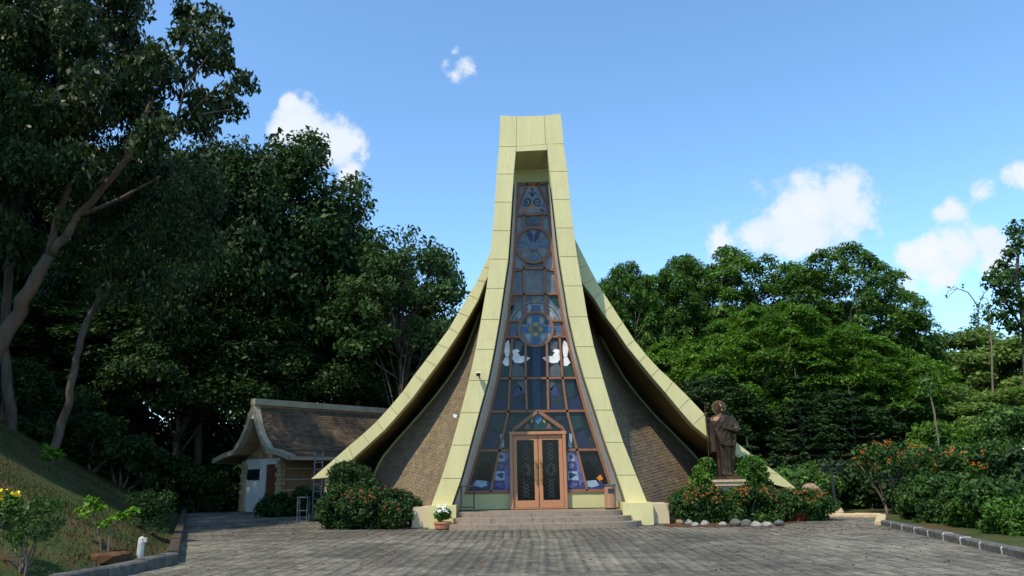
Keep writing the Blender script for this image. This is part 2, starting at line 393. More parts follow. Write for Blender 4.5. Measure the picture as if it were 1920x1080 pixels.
def solid_sheet(rows_a, rows_b):  # closed slab between two equally sized grids
    mb = MB(); n = len(rows_a[0]); k = len(rows_a)
    mb.sheet(rows_a); mb.sheet([list(reversed(r_)) for r_ in rows_b])
    for i in range(k - 1):
        mb.add([rows_a[i][0], rows_a[i + 1][0], rows_b[i + 1][0], rows_b[i][0]], [(0, 1, 2, 3)])
        mb.add([rows_a[i][-1], rows_a[i + 1][-1], rows_b[i + 1][-1], rows_b[i][-1]], [(3, 2, 1, 0)])
    for j in range(n - 1):
        mb.add([rows_a[0][j], rows_a[0][j + 1], rows_b[0][j + 1], rows_b[0][j]], [(3, 2, 1, 0)])
        mb.add([rows_a[-1][j], rows_a[-1][j + 1], rows_b[-1][j + 1], rows_b[-1][j]], [(0, 1, 2, 3)])
    return mb
def dup(root, loc, rotz=None, scale=None, label=None, group=None):
    r_ = link(root.copy()); r_.location = loc
    if rotz is not None: r_.rotation_euler = (0, 0, rotz)
    if scale is not None: r_.scale = scale
    if label: r_['label'] = label
    if group: r_['group'] = group
    for ch in list(root.children):
        c_ = link(ch.copy()); c_.parent = r_
        for g in ch.children: d = link(g.copy()); d.parent = c_
    return r_
def lerp(a, b, t): return a + (b - a) * t
def pl(pts, q, key=0):            # piecewise linear: pts of (k, v)
    if q <= pts[0][0]:
        (k0, v0), (k1, v1) = pts[0], pts[1]
    elif q >= pts[-1][0]:
        (k0, v0), (k1, v1) = pts[-2], pts[-1]
    else:
        for i in range(len(pts) - 1):
            if pts[i][0] <= q <= pts[i + 1][0]: (k0, v0), (k1, v1) = pts[i], pts[i + 1]; break
    return v0 + (v1 - v0) * (q - k0) / (k1 - k0)

# ------------------------------------------------------------------ terrain, forecourt
KA, KB, KC = gnd(322, 1058), gnd(346, 962), gnd(225, 1079)
KA, KB, KC = KA.xy, KB.xy, KC.xy
KC2 = KA + (KC - KA) * 6
dAB = (KB - KA).normalized(); nAB = Vector((-dAB.y, dAB.x))     # points to the left
dAC = (KC - KA).normalized(); nAC = Vector((-dAC.y, dAC.x)); nAC = nAC if nAC.y > 0 else -nAC
def smooth01(t): t = max(0, min(1, t)); return t * t * (3 - 2 * t)
def wav(x, y): return .5 * math.sin(x * .7 + 1.3 * math.sin(y * .31)) + .5 * math.sin(y * .55 + 1.1 * math.sin(x * .43))
def height(x, y):
    p = Vector((x, y)) - KA
    d = p.dot(nAB); d2 = p.dot(nAC)
    e = min(d, d2 * .9)
    z = -.045
    e -= .30
    if e > 0:
        z = -.045 + .14 * smooth01(e / .5) + 16 * (1 - math.exp(-(.455 * e + .032 * e * e) / 16)) + .10 * wav(x, y) * smooth01(e / 3)
    if y > 50: z = max(z, -.045 + 9 * smooth01((y - 50) / 60))
    return z
xs = sorted(set([-1500, -700, -350, -200, -130, -90, -70] + [round(-55 + .6 * i, 2) for i in range(47)] + [round(-27 + .25 * i, 2) for i in range(90)] + [round(-7 + 1.5 * i, 2) for i in range(40)] + [60, 75, 100, 150, 250, 500, 900, 1500]))
ys = sorted(set([-200, -60, -20, 0, 6] + [round(9 + .25 * i, 2) for i in range(44)] + [round(20 + .6 * i, 2) for i in range(59)] + [round(55 + 3 * i, 2) for i in range(16)] + [110, 130, 180, 260, 400, 700, 1200, 2500]))
gmb = MB().sheet([[(x, y, height(x, y)) for x in xs] for y in ys])
ground = gmb.build('ground', 'lawn', None, True); tag(ground, kind='structure')

# paved area outline (level ground)
PR = [gnd(1660, 985), gnd(1920, 1046)]
PR2 = PR[1].xy + (PR[1].xy - PR[0].xy) * 2.5
PATH0, PATH1 = gnd(1560, 969).xy, gnd(1655, 970).xy
HB0 = gnd(1350, 986).xy
outline = [KC2, KA, KB, KB + dAB * 3 + Vector((1, 2)), Vector((-3.2, 39)), Vector((-3.2, 25.4)), Vector((4.4, 25.4)), Vector((HB0.x - 1.2, HB0.y + .2)), HB0, PATH0, PATH1, PR[0].xy, PR[1].xy, PR2, Vector((PR2.x, 3)), Vector((-30, 3))]
def inside(x, y, poly):
    r_ = False; j = len(poly) - 1
    for i in range(len(poly)):
        a, b = poly[i], poly[j]
        if (a.y > y) != (b.y > y) and x < (b.x - a.x) * (y - a.y) / (b.y - a.y) + a.x: r_ = not r_
        j = i
    return r_
forecourt = mesh_obj('forecourt', [(p.x, p.y, -.022) for p in outline], [tuple(range(len(outline)))], 'sand_joint'); tag(forecourt, kind='structure')
PU = .115
def pavers():
    out = []                     # (cx, cy, length vec, width vec)
    c45 = math.cos(R(43)); s45 = math.sin(R(43))
    n_ = 330
    for gy in range(-n_, n_):
        for gx in range(-n_, n_):
            k = (gx - gy) % 4
            if k == 0: cx, cy, hor = gx + 1, gy + .5, True
            elif k == 2: cx, cy, hor = gx + .5, gy, False
            else: continue
            u, v_ = cx * PU, cy * PU
            x, y = u * c45 - v_ * s45, u * s45 + v_ * c45 + 20
            if y < 11.4 or y > 39 or abs(x) > 24: continue
            if abs(x - 2.0) < 4.4 and 19.3 < y < 23.2: continue
            if abs(x) > y * .70 + 1: continue
            if not inside(x, y, outline): continue
            out.append((x, y, R(43) + (0 if hor else math.pi / 2)))
    gx0 = -2.4
    for i in range(int(8.8 / (PU * 2))):
        for j in range(int(3.9 / PU)):
            x, y = gx0 + (i + .5) * PU * 2, 19.3 + (j + .5) * PU
            if inside(x, y, outline): out.append((x, y, 0.0))
    return np.array(out)
PV = pavers()
def paver_mesh(PVa):
    n = len(PVa); a = PVa[:, 2]; ca, sa = np.cos(a), np.sin(a)
    L, Wd = PU * .965, PU * .465
    h = rng.normal(0, .0016, n); tx, ty = rng.normal(0, .012, n), rng.normal(0, .02, n)
    corners = []
    for sx, sy in ((-1, -1), (1, -1), (1, 1), (-1, 1)):
        lx, ly = sx * L, sy * Wd
        corners.append(np.stack([PVa[:, 0] + lx * ca - ly * sa, PVa[:, 1] + lx * sa + ly * ca, .001 + h + tx * lx + ty * ly], 1))
    low = [c_ * np.array([1, 1, 0]) + np.array([0, 0, -.03]) for c_ in corners]
    V = np.stack(corners + low, 1).reshape(-1, 3)
    F = (np.arange(n)[:, None, None] * 8 + np.array([[0, 1, 2, 3], [0, 4, 5, 1], [1, 5, 6, 2], [2, 6, 7, 3], [3, 7, 4, 0]])[None]).reshape(-1, 4)
    return V, F
dist = np.hypot(PV[:, 0], PV[:, 1]) + np.where(np.abs(PV[:, 0]) > PV[:, 1] * .665, 100, 0)
order = np.argsort(dist)
near, rest = PV[order[:300]], PV[order[300:]]
V, F = paver_mesh(rest)
me = bpy.data.meshes.new('pavers')
me.vertices.add(len(V)); me.vertices.foreach_set('co', V.astype(np.float32).ravel())
me.loops.add(F.size); me.loops.foreach_set('vertex_index', F.astype(np.int32).ravel())
me.polygons.add(len(F)); me.polygons.foreach_set('loop_start', np.arange(len(F), dtype=np.int32) * 4)
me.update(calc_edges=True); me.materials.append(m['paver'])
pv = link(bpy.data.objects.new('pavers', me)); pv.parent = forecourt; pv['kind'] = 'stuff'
pm = bpy.data.meshes.new('paver')
L, Wd = PU * .965, PU * .465
pm.from_pydata([(-L, -Wd, .001), (L, -Wd, .001), (L, Wd, .001), (-L, Wd, .001), (-L, -Wd, -.03), (L, -Wd, -.03), (L, Wd, -.03), (-L, Wd, -.03)], [], [(0, 1, 2, 3), (0, 4, 5, 1), (1, 5, 6, 2), (2, 6, 7, 3), (3, 7, 4, 0)])
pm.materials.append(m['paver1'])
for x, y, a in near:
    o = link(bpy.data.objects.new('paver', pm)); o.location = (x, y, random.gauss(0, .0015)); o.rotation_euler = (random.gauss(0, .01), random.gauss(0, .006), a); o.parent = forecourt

# kerbs
def kerb_run(pts, n, w, h, mat, name, label_parent, joint=None, zf=None):
    total = sum((pts[i + 1] - pts[i]).length for i in range(len(pts) - 1))
    def pos(t):
        q = t * total
        for i in range(len(pts) - 1):
            l_ = (pts[i + 1] - pts[i]).length
            if q <= l_ or i == len(pts) - 2: return pts[i] + (pts[i + 1] - pts[i]) * (q / l_)
            q -= l_
    for i in range(n):
        a, b = pos(i / n), pos((i + 1) / n); d = (b - a).normalized()
        g = .012 if joint is None else .035
        a2, b2 = a + d * g, b - d * g; nn = Vector((-d.y, d.x)) * (w / 2); j = random.uniform(-.012, .012); hh = h + random.uniform(-.012, .012); bev = .03
        prof = [(-1, -.06), (-1, hh - bev), (-1 + 2 * bev / w, hh), (1 - 2 * bev / w, hh), (1, hh - bev), (1, -.06)]
        A = [Vector((a2.x + nn.x * q + nn.x * j, a2.y + nn.y * q + nn.y * j, z)) for q, z in prof]; B = [Vector((b2.x + nn.x * q + nn.x * j, b2.y + nn.y * q + nn.y * j, z)) for q, z in prof]
        mb = MB(); mb.add(A + B, [(0, 1, 2, 3, 4, 5), (11, 10, 9, 8, 7, 6)] + [(k, k + 6, (k + 1) % 6 + 6, (k + 1) % 6) for k in range(6)])
        mb.build('kerb_stone', mat, label_parent)
        if joint:
            A = [Vector((b2.x + nn.x * q * .985, b2.y + nn.y * q * .985, z - .004)) for q, z in prof]; e = pos(min(1, (i + 1) / n)) + d * g
            B = [Vector((e.x + nn.x * q * .985, e.y + nn.y * q * .985, z - .004)) for q, z in prof]
            mb = MB(); mb.add(A + B, [(0, 1, 2, 3, 4, 5), (11, 10, 9, 8, 7, 6)] + [(k, k + 6, (k + 1) % 6 + 6, (k + 1) % 6) for k in range(6)])
            mb.build('joint', joint, label_parent)
def kerb_root(name):
    o = link(bpy.data.objects.new(name, None)); o['kind'] = 'structure'; ORI[o.name] = Vector((0, 0, 0)); return o
kl = kerb_root('kerb_left')
kerb_run([KA + dAB * .1, KB + dAB * 1.5], 16, .22, .24, 'kerb_brown', '', kl)
kerb_run([KA, KC, KC2], 9, .26, .20, 'kerb', '', kl)
kr = kerb_root('kerb_right')
kerb_run([PR[0].xy, PR[1].xy, PR2], 30, .24, .15, 'kerb', '', kr, 'kerb_white')
kp = kerb_root('kerb_path')
kerb_run([PATH0 + Vector((-.2, .25)), PATH1 + Vector((.1, .25)), PR[0].xy + Vector((-.1, .1))], 6, .28, .11, 'kerb_tan', '', kp)

# ------------------------------------------------------------------ church
YF, YG, YO, YT = 24.2, 25.7, 25.5, 28.3
X0 = at(1012, 953, YG).x
LAND = .45
church = thing('church', (X0, YG, 0), 'tall tent shaped cream and brown church with narrow stained glass front', 'church')
JY = [275, 326.4, 379, 432.5, 486, 541, 599, 655, 713.3, 774, 834.6, 897, 949]
LO = [935.6, 930.8, 927.5, 923.3, 918.9, 912.0, 902.0, 892, 879, 863.5, 847, 827.3, 808]
LI = [968, 963.3, 960, 956.7, 953, 944.7, 936.4, 926.7, 915, 898, 881.7, 864.6, 846.5]
RJ = [269.5, 321.4, 374.3, 427.5, 481, 536, 594, 650, 708.8, 769, 829.4, 891, 942.5]
RI = [1025, 1030.8, 1037, 1042.8, 1048.9, 1057.8, 1067, 1079.4, 1096, 1116, 1135, 1157, 1174]
RO = [1057.2, 1064.2, 1068.9, 1075.3, 1082.2, 1092, 1101.7, 1114, 1130.8, 1148.5, 1168.7, 1193.3, 1214]
def A3(px, py, y=YF): return at(px, py, y)
def shrink(poly, g):
    c_ = sum(poly, Vector()) / len(poly); return [p + (c_ - p).normalized() * g for p in poly]
def panel(poly, depth=.03, g=.012, mat='cream', par=None):
    mb = MB(); mb.prism(shrink([Vector(p) for p in poly], g), (0, depth, 0)); return mb.build('cladding_panel', mat, par or church)
for i in range(12):
    panel([A3(LO[i], JY[i]), A3(LI[i], JY[i]), A3(LI[i + 1], JY[i + 1]), A3(LO[i + 1], JY[i + 1])][::-1])
    panel([A3(RI[i], RJ[i]), A3(RO[i], RJ[i]), A3(RO[i + 1], RJ[i + 1]), A3(RI[i + 1], RJ[i + 1])][::-1])
TL, T1, T2, TR = A3(937.8, 215.5), A3(968.5, 217.8), A3(1020, 216.4), A3(1051.7, 212.4)
B1, B2 = A3(968, 275), A3(1023.5, 270.5)
panel([A3(LO[0], JY[0]), B1, T1, TL]); panel([B1, B2, T2, T1]); panel([B2, A3(RO[0], RJ[0]), TR, T2])
panel([A3(968, 284), A3(1025.8, 281), A3(1025, 270.5), A3(968, 275)], g=.004)
# legs and head behind the panels
def leg_core(xo, xi, ys_, name):
    a = [[at(x, y, YF) for x, y in zip(xo, ys_)], [at(x, y, YF) for x, y in zip(xi, ys_)]]
    fo = [p + Vector((0, .028, 0)) for p in a[0]]; fi = [p + Vector((0, .028, 0)) for p in a[1]]
    bo = [p + Vector((0, .78, 0)) for p in a[0]]; bi = [p + Vector((0, .60, 0)) for p in a[1]]
    mb = MB()
    for i in range(len(fo) - 1):
        mb.add([fo[i], fi[i], fi[i + 1], fo[i + 1]], [(3, 2, 1, 0)])
        mb.add([fi[i], bi[i], bi[i + 1], fi[i + 1]], [(0, 1, 2, 3)])
        mb.add([fo[i], bo[i], bo[i + 1], fo[i + 1]], [(3, 2, 1, 0)])
        mb.add([bo[i], bi[i], bi[i + 1], bo[i + 1]], [(0, 1, 2, 3)])
    return mb.build(name, 'cream_wall', church)
leg_core(LO, LI, JY, 'arch_leg'); leg_core(RO, RI, RJ, 'arch_leg')
def plate(poly, y0, y1, name, mat, par=church):
    mb = MB(); mb.prism([Vector((p.x, y0, p.z)) for p in poly], (0, y1 - y0, 0)); return mb.build(name, mat, par)
plate([A3(LO[0], JY[0]), A3(968, 284), A3(1025.8, 281), A3(RO[0], RJ[0]), A3(1050.8, 213.4), A3(1020, 217.2), A3(968.5, 218.6), A3(938.6, 216.5)], YF + .03, YF + 2.2, 'arch_head', 'cream_wall')
plate([at(955, 345, YG), at(1040, 343, YG), at(1040, 262, YG), at(955, 265, YG)], YG + .03, YG + .2, 'recess_wall', 'cream_wall')
plate([at(995, 299, YG), at(1026, 299, YG), at(1026, 315, YG), at(1001, 316, YG)][::-1], YG - .03, YG + .02, 'sun_patch_plate', 'cream')  # added pale plate standing in for a sunlit patch on the recess wall
# glass outline
GL = [(343, 969.7), (402, 966.5), (450, 964.5), (508, 961), (552, 956), (602, 950), (633, 944.7), (709, 931.7), (772, 917), (846, 895), (923, 872)]
GR = [(343, 1026.7), (402, 1031), (450, 1036), (508, 1043), (551, 1050), (601, 1058.6), (631, 1065), (709, 1083.6), (770, 1100), (844, 1124.6), (919, 1149)]
def gl(y): return pl(GL, y)
def gr(y): return pl(GR, y)
def lining(xs_, ys_, g, name):
    ra = [at(x, y, YF) + Vector((0, .22, 0)) for x, y in zip(xs_, ys_)]
    rb = [at(g(y), y, YG) + Vector((0, -.02, 0)) for y in ys_]
    s_ = 1 if xs_[0] < 1000 else -1
    ra = [p + Vector((.05 * s_, 0, 0)) for p in ra]
    mb = MB().sheet([[a, b] for a, b in zip(ra, rb)]); 
    mb.sheet([[a + Vector((-s_ * .04, .05, 0)), b + Vector((-s_ * .04, .2, 0))] for a, b in zip(ra, rb)])
    return mb.build(name, 'lining', church)
ysl = [343, 379, 432.5, 486, 541, 599, 655, 713, 774, 834.6, 897, 949]
lining([pl(list(zip(JY, LI)), y) for y in ysl], ysl, gl, 'reveal_lining')
lining([pl(list(zip(RJ, RI)), y) for y in ysl], ysl, gr, 'reveal_lining')

win = MB()
win.prism([at(gl(y), y, YG + .06) for y in (922, 846, 772, 709, 602, 508, 343)] + [at(gr(y), y, YG + .06) for y in (343, 508, 602, 709, 772, 846, 920)], (0, .06, 0))
window = win.build('stained_glass_window', 'steproom', church)
def pane(poly, mat, y=YG + .03, d=.02, name='pane', par=None):
    mb = MB(); mb.prism([at(px, py, y) for px, py in poly], (0, d, 0)); return mb.build(name, mat, par or window)
def circ(cx, cy, r, n=28, a0=0, a1=2 * math.pi):
    return [(cx + r * math.cos(a0 + (a1 - a0) * i / n), cy + r * math.sin(a0 + (a1 - a0) * i / n)) for i in range(n if abs(a1 - a0) > 6 else n + 1)]
C1, C2 = (1000.3, 459.7, 33), (1004.4, 617.5, 32)
pane([(989, 344), (1008.6, 344), (1028, 392), (1029, 402), (968, 402), (971, 389)], 'g_top')
pane([(970, 344), (988, 344), (971, 388), (968, 400)], 'g_top'); pane([(1009.5, 344), (1026.5, 344), (1030, 400), (1028.5, 390)], 'g_top')
for y0, y1, sp, mt in ((403, 503, [(982, 982), (1017, 1019)], ('g_top', 'g_mid', 'g_top')), (505, 551, [(982, 982), (1020, 1021)], ('g_grey', 'g_grey', 'g_grey')),
                       (553, 602, [(983, 983), (1022, 1023)], ('g_mid', 'g_mid', 'g_mid')), (603, 632, [(985, 985), (1023, 1023)], ('g_mid', 'g_mid', 'g_mid')),
                       (633, 708, [(960.6, 956), (985.6, 985.6), (1025, 1026.7), (1049, 1055)], ('g_dark', 'g_dark', 'g_deep', 'g_dark', 'g_dark')),
                       (710, 770, [(956, 953), (985.6, 988), (1026.7, 1028), (1055, 1064)], ('g_dark', 'g_dark', 'g_deep', 'g_dark', 'g_dark')),
                       (772, 843, [(953.5, 936.7), (1062.4, 1081.9)], ('g_dark', 'g_dark', 'g_dark')), (845, 921, [(936.7, 919.8), (1081.9, 1101.3)], ('g_deep', 'g_violet', 'g_deep'))):
    e0 = [gl(y0)] + [s_[0] for s_ in sp] + [gr(y0)]; e1 = [gl(y1)] + [s_[1] for s_ in sp] + [gr(y1)]
    for k in range(len(e0) - 1):
        pane([(e0[k] + .4, y0), (e0[k + 1] - .4, y0), (e1[k + 1] - .4, y1), (e1[k] + .4, y1)][::-1], mt[k])
pane(circ(*C1), 'g_grey', YG + .012, .015); pane(circ(*C2), 'g_grey', YG + .012, .015)
def piece(poly, mat, lv=0): return pane(poly, mat, (YG + .022 - .004 * lv), .006, 'glass_piece')
def piece_c(poly, mat, lv=0): return pane(poly, mat, (YG + .006 - .004 * lv), .005, 'glass_piece')
# scrolls in the head light
def scroll(cx, cy, s_, mat):
    pts = [(cx + s_ * (r_ := 1.2 + k * .55) * math.cos(k * .62), cy + r_ * math.sin(k * .62)) for k in range(15)]
    mb = MB(); mb.tube([at(px, py, YG + .022) for px, py in pts], .022, 6); mb.build('scroll', mat, window)
scroll(988, 378, 1, 'g_indigo'); scroll(1008, 378, -1, 'g_indigo')
for a, b in (((998, 352), (998, 368)), ((998, 382), (984, 398)), ((998, 382), (1012, 398)), ((985, 392), (978, 396)), ((1012, 392), (1020, 396)), ((998, 368), (992, 360)), ((998, 368), (1004, 360))):
    mb = MB(); mb.bar(at(*a, YG + .022), at(*b, YG + .022), .045, .02); mb.build('scroll', random.choice(['g_indigo', 'g_orange', 'g_navy', 'g_red']), window)
piece([(992, 346), (1005, 346), (998.5, 358)][::-1], 'g_orange')
piece([(999, 408), (1010, 422), (1004, 430), (994, 430), (988, 422)][::-1], 'g_grey2')
# palmette in the upper roundel
for s_ in (-1, 1):
    X = lambda x: C1[0] + s_ * x
    piece_c([(X(2), 452), (X(10), 452), (X(24), 450), (X(31), 460), (X(24), 462), (X(12), 461), (X(3), 470)], 'g_sky')
    piece_c([(X(1), 440), (X(8), 432), (X(14), 430), (X(9), 448), (X(1), 455)], 'g_indigo')
piece_c([(996, 472), (1005, 472), (1003, 490), (998, 490)], 'g_sky'); piece_c([(994, 468), (1008, 468), (1008, 471), (994, 471)], 'g_red', 1)
for a0 in range(8):
    mb = MB(); q = a0 * math.pi / 4 + .2; mb.bar(at(C1[0] + 8 * math.cos(q), C1[1] + 8 * math.sin(q), YG + .008), at(C1[0] + 31 * math.cos(q), C1[1] + 31 * math.sin(q), YG + .008), .018, .012); mb.build('lead_line', 'joint', window)
# arches and cross of the lower roundel
for r_ in (44, 50):
    pts = circ(C2[0], C2[1] - 2, r_, 26, math.pi * 1.08, math.pi * 1.92)
    mb = MB(); mb.tube([at(px, py, YG + .022) for px, py in pts if gl(py) + 3 < px < gr(py) - 3 and py > 556] or [at(0, 0, 1)] * 2, .022, 5); mb.build('lead_arch', 'g_pale', window)
piece([(958, 555), (978, 555), (966, 570), (955, 585)][::-1], 'g_red'); piece([(1028, 555), (1048, 556), (1053, 580), (1040, 572)], 'g_green')
piece([(957, 575), (966, 572), (960, 590), (954, 590)][::-1], 'g_green')
for s_ in (-1, 1):
    X = lambda x: C2[0] + s_ * x
    piece([(X(8), 572), (X(14), 570), (X(17), 590), (X(10), 584)], 'g_pale'); piece([(X(28), 580), (X(36), 592), (X(32), 600), (X(26), 592)], 'g_pale')
    piece([(X(38), 612), (X(52), 612), (X(52), 622), (X(38), 622)], 'g_blue'); piece([(X(46), 605), (X(56), 610), (X(58), 626), (X(48), 630)], 'g_red', 1)
    piece_c([(X(8), C2[1] - 24), (X(16), C2[1] - 17), (X(9), C2[1] - 9)], 'g_pale'); piece_c([(X(17), C2[1] - 22), (X(26), C2[1] - 10), (X(17), C2[1] - 9)], 'g_green')
    piece_c([(X(9), C2[1] + 9), (X(20), C2[1] + 10), (X(12), C2[1] + 24)], 'g_pale')
piece([(998, 573), (1010, 573), (1010, 583), (998, 583)][::-1], 'g_blue'); piece([(999, 562), (1009, 562), (1004, 570)], 'g_yellow')
cx, cy = C2[0], C2[1]
piece_c([(cx - 6, cy - 30), (cx + 6, cy - 30), (cx + 6, cy + 30), (cx - 6, cy + 30)], 'g_blue'); piece_c([(cx - 30, cy - 5.5), (cx + 30, cy - 5.5), (cx + 30, cy + 5.5), (cx - 30, cy + 5.5)], 'g_blue', 1)
for dx, dy in ((-9, 0), (9, 0), (0, -9), (0, 9)): piece_c([(cx + dx - 4, cy + dy - 4), (cx + dx + 4, cy + dy - 4), (cx + dx + 4, cy + dy + 4), (cx + dx - 4, cy + dy + 4)], 'g_yellow', 2)
piece_c(circ(cx, cy, 6, 12), 'g_grey2', 3)
# long blue band, two white doves, hills
for y0, y1 in ((652, 707), (711, 769)): piece([(999, y0), (1013, y0), (1013, y1), (999, y1)], 'g_staff')
for s_ in (-1, 1):
    X = lambda x: 1005.5 + s_ * x
    piece([(X(11), 671), (X(22), 667), (X(30), 668), (X(35), 660), (X(43), 663), (X(45), 673), (X(40), 680), (X(30), 681), (X(18), 677)], 'g_white', 1)       # dove body
    piece([(X(36), 661), (X(31), 659), (X(35), 654), (X(44), 656), (X(45), 663)], 'g_white', 2)
    piece([(X(52), 637), (X(58), 644), (X(60.5), 656), (X(58), 668), (X(52), 671), (X(49.5), 660), (X(49.5), 648)], 'g_white', 1)                                    # lifted wing
    piece([(X(50.5), 672), (X(58), 669), (X(64), 680), (X(58), 686), (X(51), 686)], 'g_white', 1)
    piece([(X(48), 686), (X(68), 684), (X(72), 706), (X(50), 706)], 'g_green')
    piece([(X(24), 690), (X(40), 680), (X(46), 690), (X(46), 706), (X(22), 706)], 'g_grey2')
    piece([(X(24), 640), (X(40), 640), (X(40), 655), (X(30), 660)], 'g_grey2')
    piece([(X(26), 730), (X(34), 720), (X(46), 745), (X(30), 740)], 'g_indigo'); piece([(X(54), 714), (X(70), 716), (X(74), 740), (X(56), 748)], 'g_teal')
    piece([(X(56), 752), (X(80), 742), (X(86), 768), (X(58), 768)], 'g_navy')
    piece([(X(20), 712), (X(36), 716), (X(28), 734), (X(19), 740)], 'g_grey2'); piece([(X(24), 768), (X(34), 750), (X(48), 768)], 'g_navy')
    piece([(X(58), 776), (X(82), 776), (X(88), 800), (X(64), 810)], 'g_teal'); piece([(X(70), 815), (X(90), 806), (X(100), 840), (X(72), 840)], 'g_navy')
    piece([(X(62), 812), (X(68), 815), (X(66), 840), (X(60), 838)], 'g_lblue')
    # stacked scroll blocks beside the door
    for k, (y0, y1) in enumerate(((850, 864), (866, 882), (884, 900), (902, 918))):
        w0 = 80 + k * 2.6
        piece([(X(59.5), y0), (X(70 + k * 3.4), y0), (X(73 + k * 3.4), y1), (X(59.5), y1)], ('g_pale', 'g_indigo', 'g_lblue', 'g_indigo')[k])
        piece([(X(61), y0 + 4), (X(66), y0 + 2), (X(70 + k * 3), y0 + 6), (X(66), y1 - 3), (X(62), y1 - 4)], ('g_indigo', 'g_violet', 'g_indigo', 'g_violet')[k], 1)
    piece([(X(84), 872), (X(96), 862), (X(110), 878), (X(112), 898), (X(90), 900)], 'g_black')
    piece([(X(84), 904), (X(124), 902), (X(128), 918), (X(82), 919)], 'g_indigo'); piece([(X(92), 902), (X(112), 900), (X(118), 910), (X(104), 914), (X(92), 911)], 'g_lblue', 1)
piece([(1118, 896), (1126, 890), (1131, 898), (1124, 902)], 'g_orange', 2)

# copper brown bars
def gbar(pts, w=.075, d=.07, name='glazing_bar'):
    mb = MB(); P = [at(px, py, YG - .01) for px, py in pts]
    for a, b in zip(P[:-1], P[1:]): mb.bar(a, b, w, d)
    return mb.build(name, 'bronze_bar', window)
gbar([(gl(y) + 2, y) for y in (343, 402, 450, 508, 552, 602, 633, 709, 772, 846, 923)], .10, .08, 'window_frame')
gbar([(gr(y) - 2, y) for y in (343, 402, 450, 508, 552, 602, 633, 709, 772, 846, 921)], .10, .08, 'window_frame')
gbar([(969, 345), (1028, 343.5)], .11); gbar([(968, 403), (1031, 401.5)], .09)
gbar([(989, 344), (970, 391)], .08); gbar([(1008.6, 344), (1029.5, 392)], .08)
for x, y0, y1 in ((982, 403, 434), (1017, 402, 432), (982, 487, 552), (1020.5, 486, 551), (983, 552, 597), (1022.6, 551, 594)): gbar([(x, y0), (x, y1)])
gbar([(961, 508.5), (981, 504), (1001, 503), (1021, 503.5), (1043, 507.5)]); gbar([(956, 552.5), (1050, 551)])
for y in (602, 632): gbar([(gl(y), y + .5), (974 if y == 602 else 979, y)]); gbar([(1035 if y == 602 else 1031, y - .5), (gr(y), y - 1)])
gbar([(gl(709), 710), (gr(709), 708.5)]); gbar([(gl(771), 772), (gr(771), 770.3)]); gbar([(gl(844), 845), (958, 844.4)]); gbar([(1064, 843.4), (gr(844), 843)])
gbar([(gl(922), 923), (957, 922)], .1); gbar([(1064, 920.5), (gr(920), 919.5)], .1)
gbar([(960.6, 633), (956, 710), (953.3, 772), (936.7, 844), (919.8, 922.5)]); gbar([(1049, 631.5), (1055, 709), (1063.2, 771), (1081.9, 843), (1101.3, 920)])
gbar([(985.6, 645), (985.6, 709), (988, 771)]); gbar([(1025, 644), (1026.7, 709), (1028, 770)])
for c_ in (C1, C2):
    P = [at(px, py, YG - .015) for px, py in circ(*c_, 36)]; P.append(P[0])
    mb = MB(); k = len(P) - 1
    for i in range(k): mb.bar(P[i], P[i + 1], .085, .08)
    mb.build('roundel_ring', 'bronze_bar', window)
# gable over the door
gab = pane([(966, 808), (1008, 774), (1053, 806)][::-1], 'g_teal', YG - .06, .02, 'gable_light', church)
for s_ in (-1, 1):
    X = lambda x: 1009 + s_ * x
    pane([(X(14), 804), (X(20), 792), (X(26), 804)], 'g_red', YG - .075, .01, 'glass_piece', gab); pane([(X(8), 790), (X(12), 784), (X(14), 794)], 'g_yellow', YG - .075, .01, 'glass_piece', gab)
    pane([(X(28), 806), (X(34), 799), (X(40), 806)], 'g_green', YG - .075, .01, 'glass_piece', gab)
pane([(1000, 785), (1009, 776), (1018, 785), (1009, 796)], 'g_blue', YG - .075, .01, 'glass_piece', gab); pane([(1002, 806), (1009, 797), (1016, 806)], 'g_teal', YG - .075, .01, 'glass_piece', gab)
mb = MB(); P = [at(963.5, 815, YG - .09), at(964, 805.5, YG - .09), at(1008.5, 770.5, YG - .09), at(1055.3, 803.5, YG - .09), at(1055.6, 813, YG - .09)]
for a, b in zip(P[:-1], P[1:]): mb.bar(a, b, .12, .12)
mb.build('gable_frame', 'bronze_bar', church)
